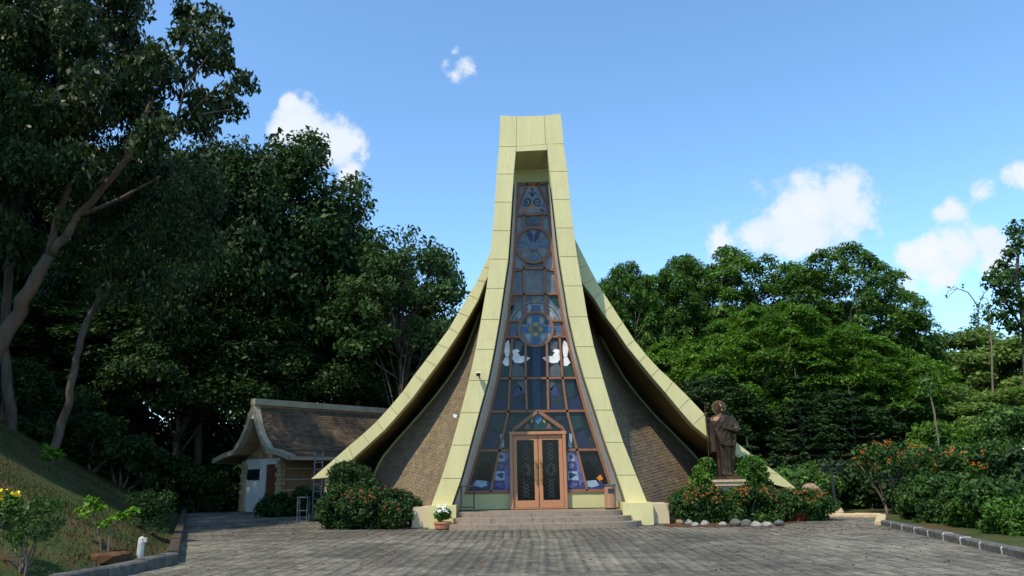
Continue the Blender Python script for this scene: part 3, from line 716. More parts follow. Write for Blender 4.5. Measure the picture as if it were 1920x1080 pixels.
# door
DL, DR, DT = at(957.5, 953, YG).x, at(1064, 953, YG).x, at(1010, 815, YG).z
DW = DR - DL; DM = (DL + DR) / 2 + .01
mb = MB()
mb.box((DL + .05, YG - .1, (LAND + DT) / 2), (.1, .2, DT - LAND)); mb.box((DR - .05, YG - .1, (LAND + DT) / 2), (.1, .2, DT - LAND))
mb.box((DM, YG - .1, DT + .05), (DW + .04, .22, .10)); mb.box((DM, YG - .1, LAND + .02), (DW - .2, .16, .04))
mb.build('door_frame', 'door_wood', church)
for s_ in (-1, 1):
    x0_, x1_ = (DL + .11, DM - .012) if s_ < 0 else (DM + .012, DR - .11)
    z0, z1 = LAND + .05, DT - .02; xm, w = (x0_ + x1_) / 2, x1_ - x0_; yd = YG - .1; st = .125
    mb = MB(); mb.box((x0_ + st / 2, yd, (z0 + z1) / 2), (st, .06, z1 - z0)); mb.box((x1_ - st / 2, yd, (z0 + z1) / 2), (st, .06, z1 - z0))
    mb.box((xm, yd, z1 - .08), (w - 2 * st, .06, .16)); mb.box((xm, yd, z0 + .11), (w - 2 * st, .06, .22))
    door = mb.build('door', 'door_wood', church)
    mb = MB().box((xm, yd + .01, (z0 + z1) / 2 + .03), (w - 2 * st, .02, z1 - z0 - .38)); mb.build('glass', 'g_black', door)
    # etched border and rosette
    gz0, gz1, gw = z0 + .25, z1 - .19, (w - 2 * st) / 2
    mb = MB(); r0 = .13; cz = (gz0 + gz1) / 2
    for k in range(8):
        a = 2 * math.pi * k / 8; c_ = Vector((xm + math.cos(a) * r0, yd - .003, cz + math.sin(a) * r0 * 1.25))
        mb.tube([c_ + Vector((math.cos(q) * .05, 0, math.sin(q) * .05)) for q in np.linspace(0, 2 * math.pi, 11)], .006, 4, False)
    for k in range(5):
        for s2 in (-1, 1):
            zz = cz + s2 * (.36 + k * .12); mb.bar((xm - .1, yd - .003, zz - .06), (xm + .1, yd - .003, zz + .06), .008, .006); mb.bar((xm - .1, yd - .003, zz + .06), (xm + .1, yd - .003, zz - .06), .008, .006)
    mb.build('etching', 'g_grey2', door)
    hx = DM + s_ * .085
    mb = MB(); mb.tube([(hx, yd - .10, LAND + .85), (hx, yd - .10, LAND + 1.55)], .020, 8)
    for zz in (.92, 1.46): mb.tube([(hx, yd - .03, LAND + zz), (hx, yd - .10, LAND + zz)], .016, 6); mb.tube([(hx - .05, yd - .1, LAND + zz), (hx + .05, yd - .1, LAND + zz)], .016, 6)
    mb.build('handle', 'brass', door)
# low walls under the glass
for a, b in ((at(862, 950, YG).x, DL), (DR, at(1160, 950, YG).x)):
    zt = at(1010, 922, YG).z - .04
    MB().box(((a + b) / 2, YG + .08, (zt + LAND) / 2), (b - a, .16, zt - LAND)).build('low_wall', 'cream_wall', church)
# leg pedestals and side blocks
for (xa, xb, xc, yt, sgn) in ((804, 855, 773, 948.5, -1), (1167, 1224, 1254, 943, 1)):
    p0, p1 = at(xa, yt, 23.75), at(xb, yt, 23.75); zt = p0.z
    mb = MB(); mb.box(((p0.x + p1.x) / 2, 24.25, zt / 2), (p1.x - p0.x, 1.0, zt)); pd = mb.build('leg_pedestal', 'cream', church)
    q = at(xc, 950, 23.95).x; e = p0.x if sgn < 0 else p1.x
    MB().box(((q + e) / 2, 24.45, zt / 2 - .01), (abs(q - e) - .01, 1.0, zt - .06)).build('base_block', 'beige_wall', church)

# outer arch ribbons, roof sheets, soffits
OLo = [(343, 968), (400, 948), (476.7, 917.4), (500, 906.5), (525, 895), (553, 878.5), (586, 859), (615.5, 842), (645, 820.5), (675, 798), (702.6, 776.7), (734, 755), (762, 731.5), (790, 706), (814, 680), (836, 654), (860, 627), (898, 583)]
OLi = [(380, 968), (430, 955), (480, 935), (505, 922), (528.5, 910), (562, 897), (594, 879), (625.5, 860), (654, 841), (686.7, 818), (717, 795), (749, 771.5), (778.5, 746), (808, 719.5), (832, 693), (860, 662), (875, 648), (895, 626)]
ORo = [(343, 1030), (390, 1048), (460, 1084.4), (497, 1103), (521, 1116), (545, 1129), (573, 1147.4), (604.4, 1167.8), (638, 1190), (665.6, 1212), (691.5, 1236), (715.6, 1262), (747, 1293.7), (776.7, 1321.5), (802, 1350), (827, 1377.8), (857.5, 1416.7), (889.4, 1461), (921, 1500)]
ORi = [(380, 1030), (420, 1045), (470, 1066), (505, 1080), (534, 1093.7), (560, 1114), (588, 1130.7), (619, 1154.8), (649, 1175), (678.5, 1199), (706, 1221.5), (736, 1247.4), (767.4, 1273.3), (797, 1299), (819, 1325), (836, 1351), (853, 1378), (880, 1412), (908, 1449)]
DEEP = 11.0
for oo, ii in ((OLo, OLi), (ORo, ORi)):
    n = min(len(oo), len(ii)); A = [at(x, y, YO) for y, x in oo[:n]]; B = [at(x, y, YO) for y, x in ii[:n]]
    left = oo is OLo
    for k in range(2, n - 1):
        poly = [A[k], A[k + 1], B[k + 1], B[k]] if left else [B[k], B[k + 1], A[k + 1], A[k]]
        panel(poly, .04, .012)
    core = solid_sheet([[a + Vector((0, .035, 0)), b + Vector((0, .035, 0))] for a, b in zip(A, B)], [[a + Vector((0, .5, 0)), b + Vector((0, .5, 0))] for a, b in zip(A, B)])
    core.build('ribbon_core', 'cream_wall', church)
    back = Vector((0, DEEP, 0)); st = Vector((0, .5, 0))
    q0, q1 = A[-1], B[-1]; xm_ = (q0.x + q1.x) / 2; zt_ = min(q0.z, q1.z) + .05
    xm_ += (.22 if q1.x > q0.x else -.22); MB().box((xm_, YO + .6, zt_ / 2), (.3, 1.0, zt_)).build('ribbon_foot', 'cream_wall', church)
    MB().sheet([[lerp(a + st, a + back, t_) for t_ in (0, .5, 1)] for a in A]).build('main_roof', 'shingle', church)
    MB().sheet([[lerp(b + st, b + back, t_) for t_ in (0, .25, .5, .75, 1)] for b in B]).build('soffit', 'soffit', church)
# dark glazed end wall under the main roof
Lw = [at(x, y, YO) for y, x in OLi]; Rw = [at(x, y, YO) for y, x in ORi]
poly = [Vector((p.x, YO + 3.2, max(p.z, 0))) for p in reversed(Lw)] + [Vector((p.x, YO + 3.2, max(0, p.z))) for p in Rw]
mb = MB(); c_ = len(poly); ctr = Vector((X0, YO + 3.2, 0)); mb.add(poly + [ctr], [(i, i + 1, c_) for i in range(c_ - 1)]); mb.build('end_glazing', 'dark_glass', church)
# rear wall so that the roof reads as a closed building
mb = MB(); mb.add([p + Vector((0, DEEP - 3.4, 0)) for p in poly] + [ctr + Vector((0, DEEP - 3.4, 0))], [(i + 1, i, c_) for i in range(c_ - 1)]); mb.build('rear_wall', 'cream_wall', church)

# brown flanks (ruled between front leg and trim curve) covered with shingles
TRr = [(560, 1096), (585, 1104), (608, 1114), (660, 1140), (708, 1168), (745, 1196), (782, 1228), (819, 1266), (854, 1300), (892, 1331), (925, 1352)]
TRl = [(560, 908), (585, 902), (610, 893), (640, 881), (675, 866), (715, 840), (752, 811), (797, 772), (830, 742), (862, 716), (889, 704), (925, 680)]
ind_left = 300
def flank(side):
    global ind_left
    xo, jy, tr = (RO, RJ, TRr) if side > 0 else (LO, JY, TRl)
    leg = list(zip(jy, xo)); N = 54
    y0l, y1l = (545, 962); y0t, y1t = (562, 922)
    P = []; yt_ = YT if side > 0 else 27.0
    for i in range(N + 1):
        s_ = i / N; yl, yt = lerp(y0l, y1l, s_), lerp(y0t, y1t, s_)
        a = at(pl(leg, yl), yl, YF) + Vector((-side * .03, .45, 0)); b = at(pl(tr, yt), yt, yt_)
        P.append((a, b))
    def pt(s_, u):
        q = s_ * N; i = min(int(q), N - 1); f_ = q - i
        a, b = lerp(P[i][0], P[i + 1][0], f_), lerp(P[i][1], P[i + 1][1], f_)
        w = (b - a).length
        p = lerp(a, b, u); return p + Vector((-side * .04, .10, 0)) * (4 * u * (1 - u)) * min(1, w / 3)
    base = MB().sheet([[pt(i / N, j / 6) + Vector((-side * .03, .03, 0)) for j in range(7)] for i in range(N + 1)]); base.build('flank_roof', 'steproom', church)
    rows = 74; big = MB(); allsh = []
    for r_ in range(rows):
        s0, s1 = r_ / rows, min(1.02, (r_ + 1.35) / rows); w = (pt(s1, 1) - pt(s1, 0)).length; n = max(1, round(w / .22)); off = .5 * (r_ % 2)
        for k in range(-1, n + 1):
            u0, u1 = (k + off) / n, (k + 1 + off) / n - .012 / max(w, .1)
            u0, u1 = max(0, u0), min(1, u1)
            if u1 - u0 < .15 / n: continue
            j = random.uniform(-.006, .006)
            q = [pt(s0, u0), pt(s0, u1), pt(min(1, s1), u1), pt(min(1, s1), u0)]
            nr = (q[1] - q[0]).cross(q[3] - q[0]); nr.normalize()
            if nr.y > 0: nr = -nr
            lift = .013 + j * .7
            top = [q[0] + nr * .004, q[1] + nr * .004, q[2] + nr * lift, q[3] + nr * lift]
            low = [p - nr * .006 for p in q]
            allsh.append((r_, top + low))
    fs = [(0, 1, 2, 3), (2, 6, 7, 3), (0, 3, 7, 4), (1, 5, 6, 2)]
    fsr = [tuple(reversed(f_)) for f_ in fs]
    allsh.sort(key=lambda t_: -t_[0])
    for idx, (r_, vs) in enumerate(allsh):
        nrm_ok = (vs[1] - vs[0]).cross(vs[3] - vs[0]).y < 0
        if idx < 150: mesh_obj('shingle', vs, fs if nrm_ok else fsr, 'shingle', church)
        else: big.add(vs, fs if nrm_ok else fsr)
    o = big.build('shingles', 'shingle', church); o['kind'] = 'stuff'
    # trim along the far edge
    mb = MB(); T = [P[i][1] for i in range(4, N + 1, 2)]
    solid = solid_sheet([[p + Vector((-side * .02, -.05, .02)), p + Vector((side * .05, -.05, .04))] for p in T], [[p + Vector((-side * .02, .3, .02)), p + Vector((side * .05, .3, .04))] for p in T])
    solid.build('edge_trim', 'moss_trim', church)
    T2_ = [P[i][0] for i in range(0, N + 1, 2)]
    solid_sheet([[p + Vector((0, -.12, 0)), p + Vector((side * .06, -.12, 0))] for p in T2_], [[p + Vector((0, .06, 0)), p + Vector((side * .06, .06, 0))] for p in T2_]).build('edge_trim', 'moss_trim', church)
    a, b = pt(1, 0), pt(1, 1)
    mb = MB(); mb.prism([Vector((a.x, a.y - .06, 0)), Vector((b.x, b.y - .06, 0)), Vector((b.x, b.y - .06, b.z)), Vector((a.x, a.y - .06, a.z))], (0, .2, 0)); mb.build('plinth_wall', 'beige_wall', church)
flank(1); flank(-1)

# entrance steps
steps = thing('entrance_steps', (X0, 23.5, 0), 'curved brown tiled entrance steps in front of the church door', 'steps')
def step_poly(a, b, yb, n=40):
    return [(X0 + a * math.copysign(abs(math.cos(t_)) ** .62, math.cos(t_)), yb - b * abs(math.sin(t_)) ** .62) for t_ in np.linspace(0, math.pi, n)]
hs = LAND / 3
for k, (a, b) in enumerate(((3.0, 1.45), (2.72, 1.08), (2.45, .72))):
    P = step_poly(a, b, 24.0, 60); z0, z1 = hs * k, hs * (k + 1)
    P2 = [(X0 + (x - X0) * .985, 24.0 + (y - 24.0) * .985) for x, y in P] 
    mb = MB(); mb.prism([Vector((x, y, z0)) for x, y in P2], (0, 0, hs - .006)); st_ = mb.build('step', 'steproom', steps)
    Lc = [0]
    for i in range(1, len(P)): Lc.append(Lc[-1] + math.dist(P[i], P[i - 1]))
    nt = round(Lc[-1] / .62)
    def pp(q):
        q = max(0, min(Lc[-1], q))
        for i in range(1, len(P)):
            if q <= Lc[i]:
                f_ = (q - Lc[i - 1]) / (Lc[i] - Lc[i - 1]); return lerp(Vector(P[i - 1]), Vector(P[i]), f_)
        return Vector(P[-1])
    for i in range(nt):
        q0, q1 = Lc[-1] * i / nt + .004, Lc[-1] * (i + 1) / nt - .004
        A = [pp(lerp(q0, q1, t_ / 4)) for t_ in range(5)]; cc = Vector((X0, 24.6)); sc = .80
        B = [Vector((X0 + (p.x - X0) * sc, min(24.0, 24.0 + (p.y - 24.0) * .45))) for p in A]
        mb = MB(); mb.prism([Vector((p.x, p.y, z0 + .002)) for p in A + B[::-1]], (0, 0, hs))
        mb.build('step_tile', 'step', st_)
lx0, lx1 = at(856, 955, 24.0).x, at(1166, 952, 24.0).x
MB().box(((lx0 + lx1) / 2, 24.55, LAND / 2 - .004), (lx1 - lx0, 1.1, LAND)).build('landing', 'step', steps)

# ------------------------------------------------------------------ things at the entrance
p = at(1145, 957, 24.35); bx_, bz = p.x, LAND
b_ = thing('waste_bin', (bx_, 24.3, bz), 'brown slatted waste bin with black slot beside the right leg', 'bin')
mb = MB(); mb.lathe((bx_, 24.3, bz + .03), [(.165, 0), (.17, .02), (.17, .66), (.16, .68)], 20); mb.build('body', 'bin_wood', b_)
for k in range(16):
    a = 2 * math.pi * k / 16; MB().box((bx_ + math.cos(a) * .172, 24.3 + math.sin(a) * .172, bz + .35), (.014, .058, .60), Matrix.Rotation(a, 3, 'Z')).build('slat', 'bin_wood', b_)
MB().lathe((bx_, 24.3, bz), [(.17, 0), (.17, .05)], 20).build('foot', 'black_metal', b_)
mb = MB(); mb.lathe((bx_, 24.3, bz + .70), [(.185, 0), (.19, .01), (.19, .05), (.10, .06)], 20); mb.build('lid', 'grey_metal', b_)
MB().box((bx_ + .02, 24.3 - .185, bz + .57), (.2, .03, .12)).build('slot', 'black_metal', b_)
xa, xb = at(865, 950, 24.3).x, at(889, 950, 24.3).x
b_ = thing('notice_stand', ((xa + xb) / 2, 24.2, LAND), 'black metal stand frame on the landing beside the left leg', 'stand')
zt = at(876, 913, 24.2).z
for x in (xa, xb): MB().box((x, 24.2, (zt + LAND) / 2), (.055, .055, zt - LAND)).build('post', 'black_metal', b_)
MB().box(((xa + xb) / 2, 24.2, zt + .02), (xb - xa + .12, .3, .04)).build('top', 'black_metal', b_)
MB().box(((xa + xb) / 2, 24.2, LAND + .14), (xb - xa, .03, .04)).build('rail', 'black_metal', b_)
# cameras and lamps on the left leg
p = at(897, 702, YF - .25)
b_ = thing('security_camera', p, 'dark security camera on a short arm upon the left arch leg', 'camera')
MB().box(p, (.12, .26, .10), Matrix.Rotation(R(12), 3, 'X')).build('housing', 'black_metal', b_)
MB().tube([p + Vector((.02, .08, -.02)), p + Vector((.03, .27, -.10))], .022, 6).build('bracket', 'grey_metal', b_)
MB().box(p + Vector((0, -.02, .06)), (.14, .28, .015), Matrix.Rotation(R(12), 3, 'X')).build('hood', 'white_plastic', b_)
p = at(853, 780, YF + .1)
b_ = thing('floodlight', p, 'small white floodlight fixed at the outer edge of the left leg', 'lamp')
MB().box(p, (.13, .12, .10), Matrix.Rotation(R(20), 3, 'Y')).build('housing', 'white_plastic', b_)
MB().box(p + Vector((-.07, -.02, -.01)), (.02, .10, .08)).build('lens', 'dark_glass', b_)
MB().tube([p, p + Vector((.12, .06, -.02))], .018, 6).build('bracket', 'grey_metal', b_)
# flush drain spotlights beside the pedestals
for px, py, lab in ((783, 984, 'small black spotlight on the paving beside the left beige block'), (771, 972, 'black box lamp between flower hedge and left beige block'), (1246, 972, 'black box lamp between right beige block and the orange flower hedge')):
    g = gnd(px, py); z = 0
    b_ = thing('ground_spotlight', g, lab, 'lamp')
    MB().box(g + Vector((0, 0, .16)), (.22, .18, .2), Matrix.Rotation(R(-25), 3, 'X')).build('housing', 'black_metal', b_)
    MB().box(g + Vector((0, -.115, .20)), (.17, .02, .14), Matrix.Rotation(R(-25), 3, 'X')).build('lens', 'dark_glass', b_)
    MB().box(g + Vector((0, 0, .03)), (.16, .12, .06)).build('foot', 'black_metal', b_)

# ------------------------------------------------------------------ statue on plinth
YS = 24.85
fx = at(1360, 892, YS)
zb = at(1362, 893, YS).z
pz = thing('plinth', (fx.x, YS, 0), 'pale stone plinth under the bronze statue behind the orange hedge', 'plinth')
pt_ = zb - .10
MB().box((fx.x, YS, pt_ / 2 - .1), (.72, .66, pt_ - .2)).build('shaft', 'stone_cap', pz)
MB().box((fx.x, YS, pt_ - .13), (.92, .84, .12)).build('cornice', 'stone_cap', pz)
MB().box((fx.x, YS, pt_ - .035), (1.02, .92, .07)).build('cap', 'stone_cap', pz)
st = thing('statue', (fx.x, YS, pt_), 'bronze robed saint statue with round halo holding a staff', 'statue')
MB().box((fx.x, YS, pt_ + .055), (.80, .66, .11)).build('base', 'bronze', st)
def statue():
    H = 2.36; z0 = zb; mb = MB(); cx = fx.x + .02; SC = .97
    # robe: lofted rings with folds
    prof = [(0, .27, .20), (.04, .275, .205), (.20, .262, .195), (.55, .255, .185), (.95, .275, .195), (1.25, .315, .205), (1.45, .36, .215), (1.62, .395, .22), (1.76, .39, .21), (1.88, .31, .17), (1.95, .19, .125), (1.99, .10, .10)]
    n = 72; rows = []; K = 60
    for i in range(K + 1):
        z = 1.99 * i / K; rx = pl([(a, b) for a, b, c in prof], z); ry = pl([(a, c) for a, b, c in prof], z)
        row = []
        for j in range(n):
            a = 2 * math.pi * j / n
            fold = 1 + smooth01((1.5 - z) / .5) * (.055 * math.sin(11 * a + 1.2 * math.sin(z * 2)) + .03 * math.sin(19 * a - z * 1.5))
            # diagonal mantle edge from the right hip to left shoulder
            dg = z - (.78 + .62 * math.cos(a) * -1)
            mant = .03 * (1 / (1 + math.exp(-dg * 40))) if math.sin(a) < .3 else .03
            dia = .005 * math.sin((z - .55 * math.cos(a)) * 26) * smooth01((z - .8) / .3) * smooth01((1.95 - z) / .2)
            row.append((cx + math.cos(a) * (rx * fold + mant + dia) + .015 * math.sin(z * 2.2), YS + math.sin(a) * (ry * fold + mant + dia), z0 + z))
        rows.append(row)
    vs = [p for r_ in rows for p in r_]; fs = []
    for i in range(K):
        for j in range(n): fs.append((i * n + j, i * n + (j + 1) % n, (i + 1) * n + (j + 1) % n, (i + 1) * n + j))
    fs.append(tuple(reversed(range(n)))); fs.append(tuple(K * n + j for j in range(n)))
    mb.add(vs, fs)
    P = lambda x, y, z: Vector((cx + x, YS + y, z0 + z))  # figure space
    # feet
    for s_ in (-1, 1): mb.ball(P(s_ * .11, -.23, .05), (.065, .13, .05))
    # neck, head with face
    mb.tube([P(0, 0, 1.92), P(.01, -.02, 2.08)], [.085, .075], 12)
    hc = P(.015, -.045, 2.19)
    mb.ball(hc, (.105, .125, .15), 20, 14)
    mb.ball(hc + Vector((0, -.115, -.01)), (.018, .03, .04)); mb.ball(hc + Vector((0, -.095, -.115)), (.06, .055, .08))       # nose, beard
    for s_ in (-1, 1):
        mb.ball(hc + Vector((s_ * .04, -.108, .035)), (.024, .014, .010)); mb.ball(hc + Vector((s_ * .04, -.104, .012)), (.018, .012, .012)); mb.ball(hc + Vector((s_ * .105, .0, 0)), (.018, .03, .04))
        mb.ball(hc + Vector((s_ * .075, .02, -.06)), (.05, .08, .14))
    mb.ball(hc + Vector((0, -.112, -.065)), (.032, .016, .010)); mb.ball(hc + Vector((0, .025, .04)), (.12, .125, .135), 18, 12)
    # arm held out to the staff (photo left) with hanging sleeve
    mb.tube([P(-.30, 0, 1.80), P(-.43, -.05, 1.72), P(-.50, -.14, 1.84)], [.12, .105, .07], 12)
    mb.tube([P(-.50, -.14, 1.84), P(-.535, -.20, 1.93)], [.05, .045], 10)
    hand = P(-.545, -.215, 1.955); mb.ball(hand, (.05, .055, .06))
    for k in range(4):
        z = -.035 + k * .024; mb.tube([hand + Vector((.03, -.03, z)), hand + Vector((-.01, -.075, z)), hand + Vector((-.05, -.06, z)), hand + Vector((-.055, -.025, z))], [.015, .015, .014, .011], 6)
    mb.tube([hand + Vector((.03, -.01, .03)), hand + Vector((.01, -.06, .065)), hand + Vector((-.03, -.065, .06))], [.016, .015, .012], 6)
    mb.add(*(lambda q: (q, [(0, 1, 2, 3), (7, 6, 5, 4), (0, 4, 5, 1), (1, 5, 6, 2), (2, 6, 7, 3), (3, 7, 4, 0)]))([P(-.51, -.14, 1.80), P(-.34, -.10, 1.80), P(-.26, -.1, .80), P(-.44, -.08, .72), P(-.51, -.02, 1.80), P(-.34, .06, 1.80), P(-.26, .08, .80), P(-.44, .04, .72)]))
    for k in range(3): mb.tube([P(-.47 + k * .065, -.12, 1.75), P(-.43 + k * .06, -.11, 1.2), P(-.40 + k * .05, -.10, .76)], [.03, .038, .032], 8)
    # arm folded over the chest
    mb.tube([P(.33, 0, 1.80), P(.455, -.06, 1.52), P(.43, -.16, 1.42)], [.13, .12, .10], 12)
    mb.tube([P(.43, -.16, 1.42), P(.22, -.27, 1.46), P(.08, -.29, 1.50)], [.10, .075, .05], 12)
    h2 = P(.035, -.30, 1.515); mb.ball(h2, (.06, .04, .055))
    for k in range(4): mb.tube([h2 + Vector((-.02, -.02, -.035 + k * .024)), h2 + Vector((-.08, -.02, -.02 + k * .026)), h2 + Vector((-.12 + .012 * abs(k - 1.5), .0, -.01 + k * .026))], [.015, .014, .011], 6)
    mb.tube([h2 + Vector((.01, -.02, .045)), h2 + Vector((-.04, -.035, .085))], [.016, .012], 6)
    # mantle rolls across the body
    for k in range(5):
        mb.tube([P(-.34 + .02 * k, -.14, 1.58 - .07 * k), P(-.14, -.255, 1.26 - .06 * k), P(.10, -.27, 1.06 - .03 * k), P(.33, -.13, 1.10 - .035 * k)], [.014, .02, .02, .014], 8)
    mb.tube([P(.36, -.13, 1.38), P(.33, -.14, 1.0), P(.27, -.12, .55)], [.06, .05, .03], 8)
    me = bpy.data.meshes.new('tmp'); me.from_pydata([tuple(v_) for v_ in mb.v], [], mb.f); me.update()
    o = link(bpy.data.objects.new('tmp', me)); rm = o.modifiers.new('r', 'REMESH'); rm.mode = 'VOXEL'; rm.voxel_size = .0135; rm.use_smooth_shade = True
    sm = o.modifiers.new('s', 'SMOOTH'); sm.factor = .4; sm.iterations = 2
    dg = bpy.context.evaluated_depsgraph_get(); e = bpy.data.meshes.new_from_object(o.evaluated_get(dg)); bpy.data.objects.remove(o)
    e.name = 'figure'; e.materials.clear(); e.materials.append(m['bronze']); e.transform(Matrix.Translation(-st.location))
    e.polygons.foreach_set('use_smooth', [True] * len(e.polygons))
    f_ = link(bpy.data.objects.new('figure', e)); f_.parent = st
    mb = MB(); c_ = hc + Vector((-.03, .14, .015)); a_ = [c_ + Vector((math.cos(q) * .235, 0, math.sin(q) * .235)) for q in np.linspace(0, 2 * math.pi, 49)[:-1]]
    mb.prism(a_, (0, .025, 0)); hl = mb.build('halo', 'halo', st)
    for k in range(28):
        q = 2 * math.pi * k / 28; d = Vector((math.cos(q), 0, math.sin(q))); MB().bar(c_ + d * .11 + Vector((0, -.008, 0)), c_ + d * .23 + Vector((0, -.008, 0)), .016, .016).build('ray', 'bronze', hl)
    MB().tube([hand + Vector((-.022, -.04, -1.9)), hand + Vector((-.022, -.04, .42))], .016, 8).build('staff', 'bronze', st)
statue()

# ------------------------------------------------------------------ annex house
HY = 37.0
hut = None
def annex():
    ap = at(474, 757, HY); u = Vector((.63, .777, 0)).normalized(); v_ = Vector((.777, -.63, 0)).normalized()
    base = Vector((ap.x, ap.y, 0))
    h = thing('annex_house', base, 'low annex house with swept brown roof and white gable wall', 'house')
    LEN = 11.0; zr = ap.z
    # half section: (distance from ridge, height)
    RT = at(540, 856, HY - 2.1)
    ez = RT.z; hw = 3.35
    sec = [(0, zr), (.22, zr - .42), (.55, zr - 1.15), (.98, zr - 1.75), (1.55, zr - 2.25), (2.3, lerp(zr, ez, .90)), (hw, ez)]
    def crv(t_):
        q = t_ * (len(sec) - 1); i = min(int(q), len(sec) - 2); f_ = q - i; return lerp(sec[i][0], sec[i + 1][0], f_), lerp(sec[i][1], sec[i + 1][1], f_)
    def P(s_, t_, l_, off=0.0):
        d, z = crv(t_); d2, z2 = crv(min(1, t_ + .02)); d1, z1 = crv(max(0, t_ - .02)); nx, nz = -(z2 - z1), d2 - d1; q = math.hypot(nx, nz)
        d += nx / q * off; z += nz / q * off
        return base + v_ * (s_ * d) + u * l_ + Vector((0, 0, z))
    for s_ in (-1, 1):
        N = 24
        slab = solid_sheet([[P(s_, i / N, .30), P(s_, i / N, LEN)] for i in range(N + 1)], [[P(s_, i / N, .30, -.16), P(s_, i / N, LEN, -.16)] for i in range(N + 1)])
        rf = slab.build('roof', 'tan_wall' if s_ < 0 else 'steproom', h)
        big = MB(); rows = 34
        for r_ in range(rows):
            t0, t1 = r_ / rows, min(1, (r_ + 1.3) / rows); n = 34
            for k in range(n):
                l0 = .32 + (LEN - .4) * (k + .5 * (r_ % 2)) / n; l1 = l0 + (LEN - .4) / n - .015
                a, b, c_, d = P(s_, t0, l0, .006), P(s_, t0, l1, .006), P(s_, t1, l1, .022), P(s_, t1, l0, .022)
                big.add([a, b, c_, d, P(s_, t0, l0, 0), P(s_, t0, l1, 0), P(s_, t1, l1, 0), P(s_, t1, l0, 0)], [(0, 1, 2, 3), (2, 6, 7, 3), (0, 3, 7, 4), (1, 5, 6, 2)])
        o = big.build('shingles', 'hut_shingle', h); o['kind'] = 'stuff'
        vg = solid_sheet([[P(s_, i / N, 0, .07), P(s_, i / N, .30, .07)] for i in range(N + 1)], [[P(s_, i / N, 0, -.17), P(s_, i / N, .30, -.17)] for i in range(N + 1)])
        vg.build('verge_trim', 'hut_trim', h)
        a = P(s_, 1, 0, -.08); b = P(s_, 1, LEN, -.08)
        MB().bar(a + Vector((0, 0, 0)), b, .14, .16, Vector((0, 0, 1))).build('eave_fascia', 'hut_trim', h)
    MB().bar(base + Vector((0, 0, zr + .10)), base + u * LEN + Vector((0, 0, zr + .10)), .42, .30, Vector((0, 0, 1))).build('ridge_cap', 'hut_trim', h)
    # bright vent block under the apex
    MB().bar(base + u * .2 + Vector((0, 0, zr - .58)) - v_ * .45, base + u * .2 + Vector((0, 0, zr - .58)) + v_ * .12, .30, .3, u).build('gable_vent', 'white_wall', h)
    g = 1.1; wz = 2.55; wl, wr = -2.0, 1.3
    def W3(x, z, l_=g): return base + v_ * x + u * l_ + Vector((0, 0, z))
    gp = [W3(wl, wz), W3(wr, wz)] + [P(1, t_, g, -.2) for t_ in (.75, .6, .45, .3, .12)] + [P(-1, t_, g, -.2) for t_ in (.12, .3, .45, .6, .75)]
    mb = MB(); mb.prism(gp, u * .2); mb.build('gable_wall', 'tan_wall', h)
    for k in range(22):
        z = wz + .05 + random.random() * 1.3; x = random.uniform(-.9, .9) * (1.6 - (z - wz) * .8) + .1
        MB().box(W3(x, z, g - .01), (random.uniform(.25, .5), .12, random.uniform(.14, .26)), Matrix.Rotation(math.atan2(v_.y, v_.x), 3, 'Z')).build('facing_stone', 'quoin', h)
    rotv = Matrix.Rotation(math.atan2(v_.y, v_.x), 3, 'Z')
    MB().box(W3((wl - .18) / 2, wz / 2, g + .08), (-.18 - wl, .22, wz), rotv).build('white_wall', 'white_wall', h)
    MB().box(W3(.40, wz - .14, g + .08), (1.14, .22, .28), rotv).build('lintel', 'white_wall', h)
    w_ = MB().box(W3(-1.2, 1.80, g - .035), (.95, .06, .42), rotv).build('window', 'dark_glass', h)
    for dx, dz, sx, sz in ((0, .23, 1.07, .06), (0, -.23, 1.07, .06), (-.505, 0, .06, .40), (.505, 0, .06, .40)): MB().box(W3(-1.2 + dx, 1.80 + dz, g - .045), (sx, .08, sz), rotv).build('window_frame', 'black_metal', w_)
    d_ = MB().box(W3(.32, 1.13, g + .05), (.96, .06, 2.2), rotv).build('door', 'brown_door', h)
    MB().box(W3(-.05, 1.05, g), (.04, .06, .14), rotv).build('handle', 'brass', d_)
    for side, xx in ((-1, wl), (1, 1.08)):
        for k in range(12):
            MB().box(W3(xx + random.uniform(-.05, .05), .12 + k * .205, g - .02 + .03 * (k % 2)), (.30 if k % 2 else .42, .3, .19), rotv).build('quoin', 'quoin', h)
    for s_, x in ((1, 1.22), (-1, -1.95)):
        a, b = W3(x, 0, g + .2), W3(x, 0, LEN - .5); d = (b - a)
        mb = MB(); mb.prism([a, b, b + Vector((0, 0, 2.6)), a + Vector((0, 0, 2.6))], v_ * (-.2 * s_)); wl_ = mb.build('side_wall', 'tan_wall', h)
        for k in range(5):
            for q in range(7):
                aa = a + d * (q / 7 + .004) + Vector((0, 0, .06 + k * .5)) + v_ * (.002 * s_); bb = a + d * ((q + 1) / 7 - .004) + Vector((0, 0, .06 + k * .5)) + v_ * (.002 * s_)
                MB().prism([aa, bb, bb + Vector((0, 0, .45)), aa + Vector((0, 0, .45))], v_ * (.025 * s_)).build('wall_panel', 'tan_wall', wl_)
            if s_ > 0: MB().bar(a + Vector((0, 0, .035 + k * .5)) + v_ * .02, b + Vector((0, 0, .035 + k * .5)) + v_ * .02, .03, .03, Vector((0, 0, 1))).build('joint', 'white_wall', wl_)
    a, b = W3(-1.95, 0, LEN - .5), W3(1.22, 0, LEN - .5)
    MB().prism([a, b, b + Vector((0, 0, 2.5)), a + Vector((0, 0, 2.5))], u * -.2).build('rear_wall', 'tan_wall', h)
    return h
annex()
